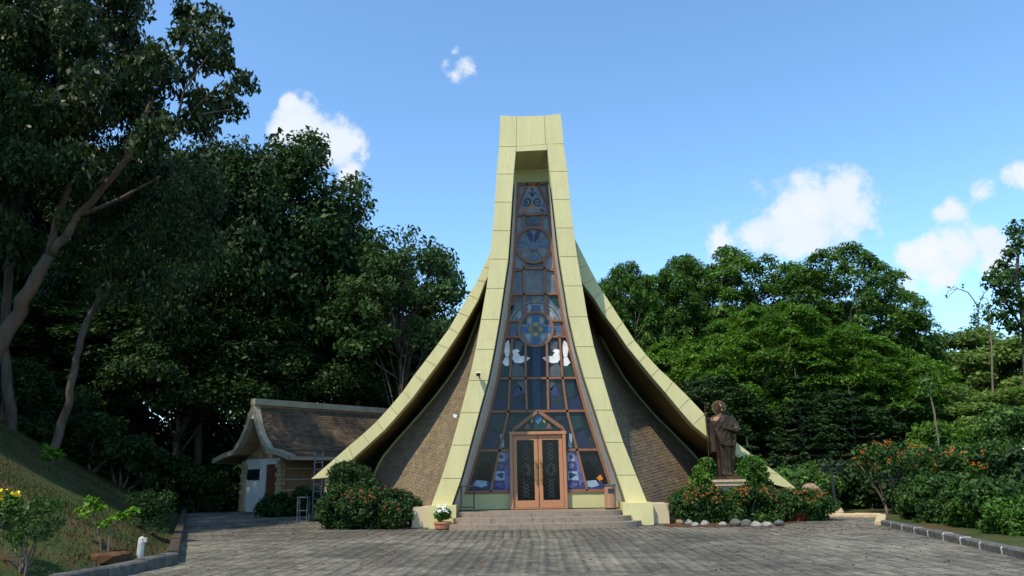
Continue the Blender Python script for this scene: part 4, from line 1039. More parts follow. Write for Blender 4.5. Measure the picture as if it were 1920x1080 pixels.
# far red roofed house glimpsed on both sides of the church
fy = 66
fa, fb = at(735, 712, fy), at(1300, 705, fy)
fh = thing('far_house', ((fa.x + fb.x) / 2, fy + 4, 0), 'distant house with red tiled roof glimpsed between the trees behind the church', 'house')
zt = at(1262, 684, fy + 4).z; ze = fa.z
MB().box(((fa.x + fb.x) / 2, fy + 4, ze / 2), (fb.x - fa.x - 1, 7, ze)).build('wall', 'cream_wall', fh)
for k in range(14):
    x = lerp(fa.x + 1.5, fb.x - 1.5, k / 13); MB().box((x, fy + .45, ze - 1.2), (.9, .08, 1.1)).build('window', 'dark_glass', fh)
rf = MB().add([(fa.x, fy, ze), (fb.x, fy, ze), (fb.x, fy + 8, ze), (fa.x, fy + 8, ze), (fa.x + 2, fy + 4, zt), (fb.x - 2, fy + 4, zt)], [(0, 1, 5, 4), (2, 3, 4, 5), (1, 2, 5), (3, 0, 4), (3, 2, 1, 0)]).build('roof', 'roof_tile', fh)
big = MB()
for r_ in range(9):
    t0 = r_ / 9
    a, b = Vector((fa.x + 2 * t0, fy + 4 * t0 - .03, lerp(ze, zt, t0) + .05)), Vector((fb.x - 2 * t0, fy + 4 * t0 - .03, lerp(ze, zt, t0) + .05))
    big.bar(a, b, .1, .06, Vector((0, 0, 1)))
big.build('tile_course', 'roof_tile', rf)

# ------------------------------------------------------------------ plants
def leaf_quads(C, N, L, asp=.5, tang=None, jit=.5):
    n = len(C); r_ = rng.normal(size=(n, 3))
    if tang is None: T = np.cross(N, r_)
    else: T = tang + r_ * jit * .5
    T /= np.linalg.norm(T, axis=1, keepdims=True) + 1e-9
    B = np.cross(N, T); B /= np.linalg.norm(B, axis=1, keepdims=True) + 1e-9
    L = np.asarray(L).reshape(-1, 1) if np.ndim(L) else np.full((n, 1), L)
    Wd = L * asp
    NN = np.cross(T, B)
    return np.stack([C - T * L * .5, C + B * Wd * .5 + NN * L * .08, C + T * L * .5 - NN * L * .06, C - B * Wd * .5 + NN * L * .08], 1).reshape(-1, 3)
def blob(c, r, n, style, L, asp=.5, shell=.5, hullc=None):
    d = rng.normal(size=(n, 3)); d /= np.linalg.norm(d, axis=1, keepdims=True)
    if style == 'spray': d[:, 2] = np.abs(d[:, 2]) * .8 - .15
    rr = np.power(rng.random(n), shell)[:, None]
    P = np.asarray(c) + d * rr * np.asarray(r)
    Lz = L * np.clip(np.exp(rng.normal(-.05, .34, n)), .4, 2.0)
    out = d if hullc is None else .5 * d + .7 * (np.asarray(c) - hullc) / (np.linalg.norm(np.asarray(c) - hullc) + 1e-6)
    if style == 'spray':
        P[:, 2] -= .35 * r[2] * (np.linalg.norm((P - c)[:, :2], axis=1) / r[0]) ** 2
        N = rng.normal(size=(n, 3)) * .35 + np.array([0, 0, 1]) + d * .3
        T = d * np.array([1, 1, .2]) + np.array([0, 0, -.30])
        return leaf_quads(P, N, Lz, asp, T, .7)
    if style == 'droop':
        N = rng.normal(size=(n, 3)); T = rng.normal(size=(n, 3)) * .55 + np.array([0, 0, -1.0]) + d * .25
        return leaf_quads(P, N, Lz, asp, T, .5)
    N = out * .7 + rng.normal(size=(n, 3)) * .7 + np.array([0, 0, .35])
    return leaf_quads(P, N, Lz, asp)
def crown_clumps(c, r, n, lobes=8, low=-.45, inner=.35):
    c, r = np.asarray(c), np.asarray(r); D = rng.normal(size=(lobes, 3)); D /= np.linalg.norm(D, axis=1, keepdims=True)
    out = []
    while len(out) < n:
        d = rng.normal(size=3); d /= np.linalg.norm(d)
        if d[2] < low: continue
        k = .78 + .30 * np.max(np.clip((D @ d - .72) / .28, 0, 1)) 
        f_ = 1.0 if rng.random() > inner else rng.uniform(.35, .9)
        out.append(c + d * r * k * f_)
    return out
def limb(mb, a, b, r0, r1, sag=.12, n=6, seg=6):
    a, b = Vector(a), Vector(b); L_ = (b - a).length; q = Vector((random.uniform(-1, 1), random.uniform(-1, 1), random.uniform(-.4, .8))) * L_ * sag
    pts = [a + (b - a) * (i / seg) + q * math.sin(math.pi * i / seg) + Vector((random.uniform(-1, 1), random.uniform(-1, 1), random.uniform(-1, 1))) * L_ * .012 * (0 < i < seg) for i in range(seg + 1)]
    mb.tube(pts, [lerp(r0, r1, i / seg) for i in range(seg + 1)], n, True, .08)
    return pts
def make_tree(name, H, crown_c, crown_r, nclump, cr, nleaf, L, style, leafm, barkm, label, cat='tree', group=None, asp=.5, flat=.7, lobes=8, trunk_r=.28, low=-.45, limbs=14, inner=.35, shell=.5):
    t_ = thing(name, (0, 0, 0), label, cat, group)
    cl = crown_clumps(crown_c, crown_r, nclump, lobes, low, inner)
    cc = np.asarray(crown_c)
    q = [blob(c, np.array([cr, cr, cr * flat]) * rng.uniform(.7, 1.25), int(nleaf * rng.uniform(.7, 1.3)), style, L, asp, shell, cc) for c in cl]
    fast_quads('crown', np.concatenate(q), leafm, t_)
    mb = MB(); top = Vector((crown_c[0], crown_c[1], crown_c[2] + crown_r[2] * .3))
    pts = limb(mb, (0, 0, -.3), top, trunk_r, trunk_r * .25, .04, 10, 10)
    for k in range(limbs):
        e = Vector(cl[int(rng.integers(len(cl)))]); i = int(rng.integers(3, 9)); s_ = pts[i]
        if e.z < s_.z - 1: s_ = pts[3]
        limb(mb, s_, e, trunk_r * .32, trunk_r * .05, .12, 6, 6)
    mb.build('trunk', barkm, t_, True)
    return t_
HIDE = (0, -300, -50)
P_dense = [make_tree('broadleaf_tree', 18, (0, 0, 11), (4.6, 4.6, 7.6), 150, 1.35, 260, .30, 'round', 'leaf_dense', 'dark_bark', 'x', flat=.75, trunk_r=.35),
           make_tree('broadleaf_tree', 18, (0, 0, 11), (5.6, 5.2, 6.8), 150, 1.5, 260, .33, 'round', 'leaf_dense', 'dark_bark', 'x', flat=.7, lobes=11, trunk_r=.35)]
P_airy = make_tree('airy_tree', 15, (0, 0, 10), (4.8, 4.4, 5.0), 90, 1.05, 200, .26, 'round', 'leaf_airy', 'dark_bark', 'x', flat=.6, lobes=10, trunk_r=.22, limbs=34, low=-.7, inner=.5)
P_feather = [make_tree('feathery_tree', 16, (0, 0, 9.5), (5.4, 5.4, 7.6), 290, .95, 200, .28, 'spray', 'leaf_mid', 'bark', 'x', asp=.40, flat=.95, lobes=14, trunk_r=.3, low=-.75),
             make_tree('feathery_tree', 14, (0, 0, 8.0), (6.0, 5.4, 6.2), 270, .95, 215, .28, 'spray', 'leaf_bright', 'bark', 'x', asp=.40, flat=.82, lobes=14, trunk_r=.3, low=-.75)]
P_hill = make_tree('hill_tree', 13, (0, 0, 8), (4.6, 4.4, 5.2), 110, 1.2, 230, .30, 'round', 'leaf_olive', 'bark', 'x', asp=.5, flat=.6, lobes=12, trunk_r=.2)
PH = {id(P_dense[0]): (18.6, 9.6), id(P_dense[1]): (17.8, 11.6), id(P_airy): (15, 10), id(P_feather[0]): (17.4, 11.6), id(P_feather[1]): (14.2, 12.6), id(P_hill): (13.2, 9.8)}
used = set()
def plant(proto, px, top, Y, wpx, label, group=None):
    T = at(px, top, Y); z = height(T.x, Y); hh, ww = PH[id(proto)]
    sz = (T.z - z) / hh; dep = (T - Vector((0, 0, EYE))).length * .98; sx = wpx / FPX * dep / ww
    kw = dict(loc=(T.x, Y, z), rotz=random.uniform(0, 6.28), scale=(sx, sx, sz), label=label, group=group)
    if id(proto) in used: return dup(proto, **kw)
    used.add(id(proto)); proto.location = kw['loc']; proto.rotation_euler = (0, 0, kw['rotz']); proto.scale = kw['scale']; proto['label'] = label
    if group: proto['group'] = group
    return proto
GL_, GRR = 'dark broadleaf trees on the left', 'green trees along the right'
D0, D1 = P_dense
plant(D0, 560, 262, 47, 270, 'tall dark domed tree in front of the white cloud behind the annex', GL_)
plant(D1, 420, 285, 43, 250, 'dark bushy tree left of the tallest dome, under the gum branch tips', GL_)
plant(D0, 655, 425, 51, 180, 'dark tree between the tall dome and the airy tree', GL_)
plant(P_airy, 756, 405, 44, 290, 'airy dark tree with sky gaps left of the church spire', GL_)
plant(P_airy, 850, 560, 56, 150, 'small airy tree half hidden behind the left roof sweep', GL_)
plant(D1, 640, 560, 46, 260, 'low dark tree just behind the annex roof ridge', GL_)
plant(D1, 290, 300, 46, 290, 'dark tree behind the slim leaning trunk', GL_)
plant(D0, 130, 260, 50, 320, 'dark tree behind the forked gum trunk', GL_)
plant(D1, -60, 220, 46, 320, 'dark tree cut by the upper left photo edge', GL_)
plant(D0, 480, 560, 44, 230, 'low dark tree behind the annex gable', GL_)
plant(D1, 350, 590, 42, 240, 'low dark tree above the far end of the drive', GL_)
plant(D0, 200, 560, 42, 250, 'low dark tree on the slope behind the leaning trunk', GL_)
plant(D1, 40, 560, 40, 260, 'low dark tree at the left photo edge above the lawn', GL_)
plant(D0, 760, 600, 58, 240, 'low dark tree behind the church left roof sweep', GL_)
plant(D0, 700, 640, 54, 200, 'low dark tree over the right end of the annex ridge', GL_)
F0, F1 = P_feather
plant(F0, 1150, 488, 56, 190, 'thin topped tree beside the church right roof sweep', GRR)
plant(F0, 1245, 474, 58, 230, 'second tree right of the church spire on the skyline', GRR)
plant(F0, 1195, 500, 62, 200, 'tree filling the gap between the first two skyline crowns right of the tower', GRR)
plant(F0, 1310, 478, 63, 200, 'skyline tree left of the broad one under the cloud', GRR)
plant(F0, 1390, 466, 60, 290, 'broad skyline tree under the left part of the white cloud', GRR)
plant(F0, 1540, 462, 56, 280, 'tallest right hand skyline tree just left of the descending treetops', GRR)
plant(F0, 1632, 525, 58, 190, 'tree stepping down from the tallest right hand crown', GRR)
plant(F0, 1690, 600, 60, 105, 'last low tree of the descending right hand skyline', GRR)
plant(F1, 1420, 585, 47, 330, 'bright green feathery tree behind the bronze statue', GRR)
plant(F1, 1570, 625, 45, 300, 'green feathery tree right of the bright one', GRR)
plant(F1, 1300, 640, 52, 250, 'green feathery tree against the right roof sweep', GRR)
plant(F1, 1680, 680, 50, 240, 'low feathery tree above the orange flowered shrub tree', GRR)
plant(D1, 1320, 720, 44, 240, 'low dark tree in shade behind the statue', GRR)
plant(D1, 1560, 745, 42, 260, 'low dark tree in shade behind the conifers', GRR)
plant(P_hill, 1760, 640, 66, 200, 'olive tree beside the descending skyline', GRR)
plant(P_hill, 1850, 628, 64, 220, 'olive tree with the two tall thin stems before it', GRR)
plant(P_hill, 1940, 640, 60, 220, 'olive tree cut by the right photo edge', GRR)
plant(P_hill, 1800, 735, 44, 230, 'olive tree above the right hand shrubs', GRR)
plant(P_hill, 1910, 740, 40, 230, 'low olive tree at the right photo edge', GRR)
for k, (px, top, Y, w) in enumerate(((1050, 640, 80, 500), (1480, 580, 85, 230), (900, 640, 82, 400), (600, 480, 75, 400), (250, 420, 72, 500), (1850, 700, 90, 220))):
    plant(D1, px, top, Y, w, ('distant tree behind the middle of the church roof', 'distant tree behind the feathery trees right of the statue', 'distant tree behind the left church roof sweep', 'distant tree behind the annex', 'distant tree behind the leaning trunk', 'distant tree behind the olive trees at the right')[k], 'back row of trees')

for k, (x, y, sc) in enumerate(((-22.5, 15.5, .85), (-29.5, 22.0, 1.0), (-36, 30, 1.1))):
    dup(P_dense[k % 2], (x, y, height(x, y)), 1.3 * k, (sc, sc, sc), ('shade tree on the lawn slope just outside the left edge', 'shade tree higher up the lawn slope outside the left edge', 'shade tree at the top of the lawn slope')[k], 'trees above the lawn slope')
def free_tree(name, label, cat, base, trunks, clumps, L, asp, style, leafm, barkm, nleaf, flat=.7, group=None, rad=8, shell=.5):
    """trunks: list of (points, radii); clumps: (centre, radius)"""
    t_ = thing(name, base, label, cat, group)
    mb = MB()
    for pts, rr in trunks:
        P2 = []; R2 = []
        for i in range(len(pts) - 1):
            for k in range(4):
                f_ = k / 4; P2.append(Vector(pts[i]).lerp(Vector(pts[i + 1]), f_) + Vector((random.gauss(0, 1), random.gauss(0, 1), 0)) * rr[i] * .18); R2.append(lerp(rr[i], rr[i + 1], f_))
        P2.append(Vector(pts[-1])); R2.append(rr[-1]); mb.tube(P2, R2, rad, True, .1)
    mb.build('trunk', barkm, t_, True)
    q = [blob(np.array(c), np.array([r_, r_, r_ * flat]), int(nleaf * (r_ ** 2) * rng.uniform(.8, 1.2)), style, L, asp, shell) for c, r_ in clumps]
    fast_quads('crown', np.concatenate(q), leafm, t_, base)
    return t_
# big gum tree, upper left
def gum():
    Y = 24.5
    base = at(-75, 800, Y); base.z = height(base.x, Y) - .2
    fork = at(92, 480, Y); T = [([base, at(0, 640, Y), at(45, 565, Y), fork], [.30, .26, .22, .19]),
        ([fork, at(150, 405, Y - .3), at(235, 300, Y - .8), at(330, 238, Y - 1.6), at(420, 150, Y - 2.4)], [.16, .12, .09, .06, .02]),
        ([fork, at(110, 400, Y + .6), at(150, 290, Y + 1.0), at(165, 130, Y + 1), at(190, 0, Y)], [.14, .11, .09, .07, .04]),
        ([at(235, 300, Y - .8), at(285, 190, Y - .5), at(345, 80, Y), at(390, 20, Y)], [.09, .07, .05, .02]),
        ([at(150, 405, Y - .3), at(230, 370, Y - 1), at(300, 330, Y - 1.4)], [.08, .06, .02]),
        ([at(330, 238, Y - 1.6), at(370, 215, Y - 2.0), at(440, 205, Y - 2.4)], [.06, .04, .02]),
        ([at(330, 238, Y - 1.6), at(345, 170, Y - 1.9), at(400, 90, Y - 2.2)], [.05, .035, .015])]
    cl = []
    spots = []
    for k in range(330):
        px, py = rng.uniform(-160, 470), rng.uniform(-190, 470)
        # crown envelope in the plane of the tree
        lim = 300 + 130 * math.exp(-((py - 130) / 130) ** 2) if py < 260 else 300 - (py - 260) * 1.0
        if px > lim: continue
        if px > 180 and py > 150 and rng.random() < .25: continue
        if px > 240 and rng.random() < .10: continue
        if py > 330 and rng.random() < .55: continue
        spots.append((px, py))
    spots += [(455, 145), (440, 205), (425, 120), (415, 75), (395, 25), (430, 170), (400, 215), (375, 60), (460, 160), (418, 40), (380, 240), (350, 20), (410, 190)]
    for px, py in spots:
        Yc = Y + rng.uniform(-3.2, 4.0) if px < 300 else Y + rng.uniform(-3.4, 0.5)
        cl.append((at(px, py, Yc), rng.uniform(.45, 1.0) if px < 330 else rng.uniform(.32, .62)))
    free_tree('gum_tree', 'big gum tree with pale forked trunk filling the upper left corner', 'tree', base, T, cl, .24, .42, 'droop', 'leaf_gum', 'gum_bark', 560, .85)
gum()
def gum_rest():
    Y = 27.5
    base = at(98, 852, Y); base.z = height(base.x, Y) - .15
    base = Vector((base.x, Y, base.z)); f_ = at(190, 548, Y)
    T = [([base, at(125, 770, Y), at(140, 690, Y), at(155, 620, Y), f_], [.17, .14, .125, .115, .10]), ([f_, at(225, 520, Y), at(300, 495, Y)], [.07, .05, .02]), ([f_, at(215, 480, Y), at(260, 400, Y), at(300, 330, Y)], [.09, .075, .05, .02])]
    cl = [(at(rng.uniform(150, 400), rng.uniform(300, 560), Y + rng.uniform(-1.5, 2.5)), rng.uniform(.5, 1.0)) for k in range(70)]
    free_tree('gum_tree', 'slim leaning gum tree standing alone on the lawn slope', 'tree', base, T, cl, .20, .36, 'droop', 'leaf_gum', 'gum_bark', 380, .85)
    Y = 29.0
    base = at(20, 830, Y); base = Vector((base.x, Y, height(base.x, Y) - .2))
    T = [([base, at(8, 640, Y), at(15, 520, Y), at(22, 430, Y), at(60, 250, Y), at(110, 120, Y)], [.20, .17, .15, .13, .10, .05]), ([at(22, 430, Y), at(0, 330, Y), at(-60, 200, Y)], [.14, .1, .04])]
    cl = [(at(rng.uniform(-140, 260), rng.uniform(-60, 470), Y + rng.uniform(-2.5, 2.5)), rng.uniform(.6, 1.2)) for k in range(90)]
    free_tree('gum_tree', 'upright gum tree behind the forked trunk at the left edge', 'tree', base, T, cl, .22, .36, 'droop', 'leaf_gum', 'gum_bark', 380, .85)
gum_rest()
# far right tree cut by the frame, thin tall tree, bare stems
def right_trees():
    Y = 46
    base = at(1925, 900, Y); base = Vector((base.x, Y, 0))
    cl = [(at(*q, Y + rng.uniform(-1.5, 1.5)), rng.uniform(.55, 1.0)) for q in ((1905, 430), (1915, 455), (1895, 475), (1880, 500), (1872, 525), (1890, 545), (1905, 520), (1875, 560), (1895, 580), (1915, 560), (1870, 590), (1885, 605), (1905, 615), (1930, 600), (1935, 480), (1945, 540), (1950, 440), (1960, 590), (1925, 510))]
    free_tree('edge_tree', 'dark round leaved tree cut by the right photo edge against the cloud', 'tree', base, [([base, at(1922, 620, Y), at(1905, 520, Y), at(1912, 440, Y)], [.3, .2, .12, .04]), ([at(1922, 620, Y), at(1880, 560, Y), at(1872, 530, Y)], [.1, .06, .03])], cl, .26, .6, 'round', 'leaf_airy', 'dark_bark', 330, .8)
    Y = 70
    base = at(1848, 880, Y); base = Vector((base.x, Y, 0))
    cl = [(at(*q, Y + rng.uniform(-.5, .5)), r_) for q, r_ in (((1836, 575), .55), (1832 and (1830, 595), .6), ((1838, 610), .5), ((1848, 585), .45), ((1826, 605), .4), ((1852, 605), .45), ((1842, 560), .35))]
    tw = [([base, at(1843, 760, Y), at(1834, 640, Y), at(1834, 575, Y)], [.15, .12, .09, .05]), ([at(1834, 575, Y), at(1815, 548, Y), at(1795, 541, Y), at(1778, 545, Y)], [.06, .05, .035, .02]), ([at(1834, 575, Y), at(1845, 550, Y), at(1862, 532, Y)], [.05, .035, .02]), ([at(1795, 541, Y), at(1782, 552, Y), at(1776, 560, Y)], [.03, .025, .015])]
    for a, b in (((1805, 545), (1808, 537)), ((1795, 541), (1790, 535)), ((1785, 542), (1775, 538)), ((1845, 550), (1838, 538)), ((1855, 538), (1866, 540)), ((1862, 532), (1850, 530)), ((1778, 545), (1775, 555))): tw.append(([at(*a, Y), at(*b, Y)], [.03, .012]))
    cl += [(at(*q, Y), .16) for q in ((1778, 538), (1788, 536), (1775, 556), (1806, 536), (1864, 531), (1853, 529), (1870, 538), (1838, 537))]
    free_tree('thin_tree', 'tall thin tree with bare forked top above the olive trees', 'tree', base, tw, cl, .26, .6, 'round', 'leaf_mid', 'bark', 170, 1.1, rad=6)
    Y = 50
    base = at(1868, 880, Y); base = Vector((base.x, Y, 0))
    free_tree('thin_tree', 'second bare grey stem right of the tall thin tree', 'tree', base, [([base, at(1864, 770, Y), at(1858, 650, Y), at(1852, 560, Y)], [.09, .075, .06, .025])], [(at(1854, 575, Y), .35), (at(1858, 595, Y), .4), (at(1862, 640, Y), .4)], .24, .6, 'round', 'leaf_olive', 'bark', 200, 1.0, rad=6)
    Y = 34
    base = at(1764, 935, Y); base = Vector((base.x, Y, 0))
    free_tree('thin_tree', 'slender pale brown stem rising behind the orange flowered tree', 'tree', base, [([base, at(1759, 820, Y), at(1750, 765, Y), at(1738, 715, Y)], [.05, .045, .04, .02])], [(at(1735, 712, Y), .4), (at(1722, 735, Y), .35), (at(1745, 735, Y), .35)], .2, .5, 'round', 'leaf_mid', 'bark', 190, .8, rad=6)
right_trees()
# conifers with drooping whorls
def conifer(px, top, bot, Y, wpx, label):
    T = at(px, top, Y); base = Vector((T.x, Y, 0)); Hh = T.z; wid = wpx / FPX * Y / 2
    t_ = thing('conifer', base, label, 'conifer', 'conifers behind the statue'); mb = MB(); mb.tube([base, base + Vector((0, 0, Hh))], [.13, .02], 8); q = []
    nl = int(Hh / .42)
    for k in range(nl):
        z = .3 + (Hh - .4) * k / nl; r_ = wid * (1 - k / nl) ** .75 + .12; nb = 7
        for b in range(nb):
            a = 2 * math.pi * (b + .37 * k) / nb + random.uniform(-.2, .2); d = np.array([math.cos(a), math.sin(a), 0]); n = int(30 + 90 * r_ / wid)
            s_ = np.power(rng.random(n), .7); rl = r_ * random.uniform(.8, 1.1)
            P = np.array(base)[None] + np.array([0, 0, z]) + d[None] * (s_ * rl)[:, None]; P[:, 2] += -.30 * rl * s_ + .34 * rl * s_ ** 3
            sd = np.array([-d[1], d[0], 0]); sg = rng.choice([-1, 1], n); P += sd[None] * (sg * rng.random(n) * .20 * (1 - .4 * s_))[:, None] + rng.normal(size=(n, 3)) * .025
            Tn = d[None] * .8 + sd[None] * sg[:, None] * .7 + np.array([0, 0, -.15]); N = np.tile([0, 0, 1.0], (n, 1)) + rng.normal(size=(n, 3)) * .4
            q.append(leaf_quads(P, N, .26, .26, Tn, .3))
            mb.tube([base + Vector((0, 0, z)), base + Vector((d[0] * rl * .6, d[1] * rl * .6, z - .10 * rl)), base + Vector((d[0] * rl, d[1] * rl, z + .02 * rl))], [.03, .02, .008], 4)
    mb.build('trunk', 'dark_bark', t_); fast_quads('crown', np.concatenate(q), 'leaf_conifer', t_, base)
conifer(1490, 690, 910, 36, 170, 'tall layered conifer right of the bronze statue')
conifer(1400, 818, 900, 33, 90, 'small conifer just behind the bronze statue')
conifer(1590, 720, 910, 38, 150, 'layered conifer left of the orange flowered tree')

# shrubs / hedges
def shrub(name, label, cat, c, r, n, L, leafm, group=None, asp=.5, style='round', flowers=None, stems=5, clump=.35, lift=0.0, box=.0):
    """c centre on the ground, r half extents (x, y, full height)"""
    c = Vector(c); t_ = thing(name, c, label, cat, group); q = []
    mbs = MB()
    for k in range(max(6, n // 220)):
        a, b = rng.uniform(0, 2 * math.pi), rng.random() ** .5
        e = np.array([math.copysign(abs(math.cos(a)) ** (1 - box), math.cos(a)) * b, math.copysign(abs(math.sin(a)) ** (1 - box), math.sin(a)) * b])
        hz = (1 - b ** 3 * .35) * rng.uniform(.08, 1.0) if rng.random() < .62 else (1 - b ** 3 * .4)
        cc = np.array([c.x + e[0] * r[0] * .86, c.y + e[1] * r[1] * .86, c.z + lift + (r[2] - lift - clump * .6) * hz])
        q.append(blob(cc, np.array([clump, clump, clump * .75]) * rng.uniform(.75, 1.25), 220, style, L, asp, .45))
        if k < stems: limb(mbs, (c.x + e[0] * r[0] * .15, c.y + e[1] * r[1] * .15, c.z - .05), cc, .03 * r[2] / 1.0, .01, .1, 5, 4)
    V = np.concatenate(q); fast_quads('foliage', V, leafm, t_, c)
    if mbs.v: mbs.build('stem', 'bark', t_)
    if flowers:
        fm, nf, fs = flowers; C = V.reshape(-1, 4, 3).mean(1); w = (C[:, 2] - c.z) / r[2] + .6 * (c.y - C[:, 1]) / r[1] + rng.random(len(C)) * .5
        idx = np.argsort(-w)[:max(nf * 5, 10)]; idx = rng.choice(idx, nf, replace=False); fq = []
        for i in idx:
            d = C[i] - np.array(c) - np.array([0, 0, r[2] * .4]); d /= np.linalg.norm(d) + 1e-6; p0 = C[i] + d * .05 + np.array([0, -.03, .02])
            N = rng.normal(size=(6, 3)) * .6 + d + np.array([0, -.5, .3]); fq.append(leaf_quads(p0[None] + rng.normal(size=(6, 3)) * fs * .35, N, fs * .62, .7))
        fl = fast_quads('blossom', np.concatenate(fq), fm, t_, c); fl['kind'] = 'stuff'
    return t_
def beds():
    # right hedge with orange flowers: three neighbouring masses
    g = gnd(1300, 985); shrub('flower_hedge', 'orange flowered hedge beside the right church leg, above tan rocks', 'hedge', (at(1318, 960, 24.2).x, 24.2, 0), (1.1, .62, 1.12), 16000, .085, 'leaf_hedge', 'orange flower hedges', flowers=('fl_orange', 38, .05), clump=.28, box=.3)
    shrub('flower_hedge', 'orange flowered hedge in front of the statue plinth', 'hedge', (at(1410, 960, 24.1).x, 24.1, 0), (1.25, .52, 1.08), 16000, .085, 'leaf_hedge', 'orange flower hedges', flowers=('fl_orange', 50, .05), clump=.28, box=.3)
    shrub('flower_hedge', 'orange flowered hedge tapering towards the path at the right', 'hedge', (at(1500, 955, 24.8).x, 24.7, 0), (1.1, .75, .98), 14000, .085, 'leaf_hedge', 'orange flower hedges', flowers=('fl_orange', 45, .05), clump=.26, box=.3)
    shrub('border_plant', 'dark red leaved border along the foot of the orange hedge', 'plant', (at(1455, 975, 24.4).x, 24.25, 0), (1.5, .22, .26), 1600, .09, 'fl_redleaf', clump=.14, stems=0, box=.3)
    shrub('clipped_shrub', 'bright green rounded shrub right of the statue', 'shrub', (at(1412, 900, 25.0).x, 25.0, 0), (.72, .36, 2.0), 11000, .09, 'leaf_clip', clump=.26, box=.2)
    shrub('clipped_shrub', 'small bright green shrub left of the statue feet', 'shrub', (at(1327, 900, 25.05).x, 25.05, 0), (.36, .3, 2.0), 5000, .10, 'leaf_clip', clump=.3)
    # left hedge
    shrub('flower_hedge', 'dark red flowered hedge beside the left church leg', 'hedge', (at(712, 960, 24.3).x, 24.3, 0), (1.38, .9, 1.22), 20000, .095, 'leaf_hedge_dark', flowers=('fl_red', 34, .05), clump=.32, box=.3)
    shrub('flower_hedge', 'dark hedge left of the red flowered one, beside the ladder', 'hedge', (at(650, 945, 24.3).x, 24.6, 0), (.92, .8, 1.32), 14000, .095, 'leaf_hedge_dark', flowers=('fl_red', 14, .05), clump=.32, box=.3)
    shrub('clipped_shrub', 'dark clipped shrub under the left roof sweep', 'shrub', (at(655, 890, 25.0).x, 25.1, 0), (.85, .35, 2.05), 12000, .10, 'leaf_hedge_dark', clump=.34, box=.3)
    shrub('shrub', 'low dark shrub in front of the annex door', 'shrub', (at(515, 945, 33).x, 33.2, 0), (.9, .7, 1.0), 5000, .12, 'leaf_dense', clump=.32)
    shrub('shrub', 'low dark shrub before the annex side wall', 'shrub', (at(560, 940, 33).x, 33.5, 0), (1.0, .7, 1.25), 5000, .12, 'leaf_hedge_dark', clump=.34)
    # undergrowth, left
    for k, (px, Y, rx, h, lab) in enumerate(((380, 41, 2.2, 2.4, 'dark undergrowth bush at the far end of the drive'), (310, 39, 2.4, 2.6, 'dark undergrowth bush left of the far end of the drive'), (425, 42, 2.0, 2.8, 'dark undergrowth bush beside the annex left eave'),
        (230, 36, 2.4, 2.4, 'dark undergrowth bush at the top right of the lawn'), (165, 35, 2.2, 2.6, 'dark undergrowth bush behind the leaning trunk'), (60, 33, 2.6, 2.6, 'dark undergrowth bush at the top left of the lawn'), (-20, 31, 2.4, 2.6, 'dark undergrowth bush at the left photo edge above the lawn'), (120, 38, 2.6, 3.2, 'dark taller undergrowth bush behind the lawn'), (620, 44, 2.6, 4.2, 'dark leafy bush behind the annex roof'), (700, 43, 2.6, 4.6, 'dark leafy bush behind the annex ridge end'))):
        x = at(px, 890, Y).x; shrub('undergrowth_bush', lab, 'bush', (x, Y, height(x, Y) - .1), (rx, 1.5, h), 5200, .2, 'leaf_dense', 'undergrowth bushes behind the lawn', clump=.6)
    # right hand side bushes
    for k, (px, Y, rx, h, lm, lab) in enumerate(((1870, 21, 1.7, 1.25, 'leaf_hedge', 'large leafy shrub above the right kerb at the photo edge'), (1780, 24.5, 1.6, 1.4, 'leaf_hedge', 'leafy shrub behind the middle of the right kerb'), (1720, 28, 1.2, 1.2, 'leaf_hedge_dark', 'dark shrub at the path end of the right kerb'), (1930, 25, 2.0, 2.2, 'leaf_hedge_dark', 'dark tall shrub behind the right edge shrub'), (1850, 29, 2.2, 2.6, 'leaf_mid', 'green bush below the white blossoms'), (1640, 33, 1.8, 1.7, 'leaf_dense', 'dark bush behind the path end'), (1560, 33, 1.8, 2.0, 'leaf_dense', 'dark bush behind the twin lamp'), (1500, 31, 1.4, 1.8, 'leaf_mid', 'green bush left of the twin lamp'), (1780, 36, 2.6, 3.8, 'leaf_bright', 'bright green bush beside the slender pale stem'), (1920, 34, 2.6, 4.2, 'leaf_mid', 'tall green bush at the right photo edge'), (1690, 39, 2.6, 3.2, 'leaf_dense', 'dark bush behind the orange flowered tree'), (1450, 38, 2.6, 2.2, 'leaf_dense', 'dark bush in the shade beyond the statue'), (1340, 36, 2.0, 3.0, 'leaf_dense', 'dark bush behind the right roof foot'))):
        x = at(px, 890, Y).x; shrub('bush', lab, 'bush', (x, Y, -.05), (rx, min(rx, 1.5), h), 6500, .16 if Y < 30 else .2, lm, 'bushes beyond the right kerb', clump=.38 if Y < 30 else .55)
    for px, Y, rx, h, lab in ((1890, 18.2, 1.1, .85, 'low leafy shrub right against the kerb at the photo edge'), (1825, 20.2, 1.1, .8, 'low leafy shrub against the kerb under the white blossoms'), (1765, 22.4, 1.1, .75, 'low leafy shrub against the middle of the kerb'), (1712, 24.6, .9, .6, 'low leafy shrub where the kerb meets the path')):
        x = at(px, 890, Y).x; shrub('low_shrub', lab, 'shrub', (x + .5, Y + .7, -.05), (rx, .7, h), 5200, .10, 'leaf_clip' if px in (1890, 1825) else 'leaf_hedge', 'low shrubs along the right kerb', clump=.26)
beds()
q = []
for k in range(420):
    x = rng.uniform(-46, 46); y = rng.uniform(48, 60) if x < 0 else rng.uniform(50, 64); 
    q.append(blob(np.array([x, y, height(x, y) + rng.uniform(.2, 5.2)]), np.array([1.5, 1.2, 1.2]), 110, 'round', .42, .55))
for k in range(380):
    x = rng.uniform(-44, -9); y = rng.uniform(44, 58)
    q.append(blob(np.array([x, y, height(x, y) + rng.uniform(2, 11)]), np.array([1.6, 1.3, 1.4]), 120, 'round', .38, .55))
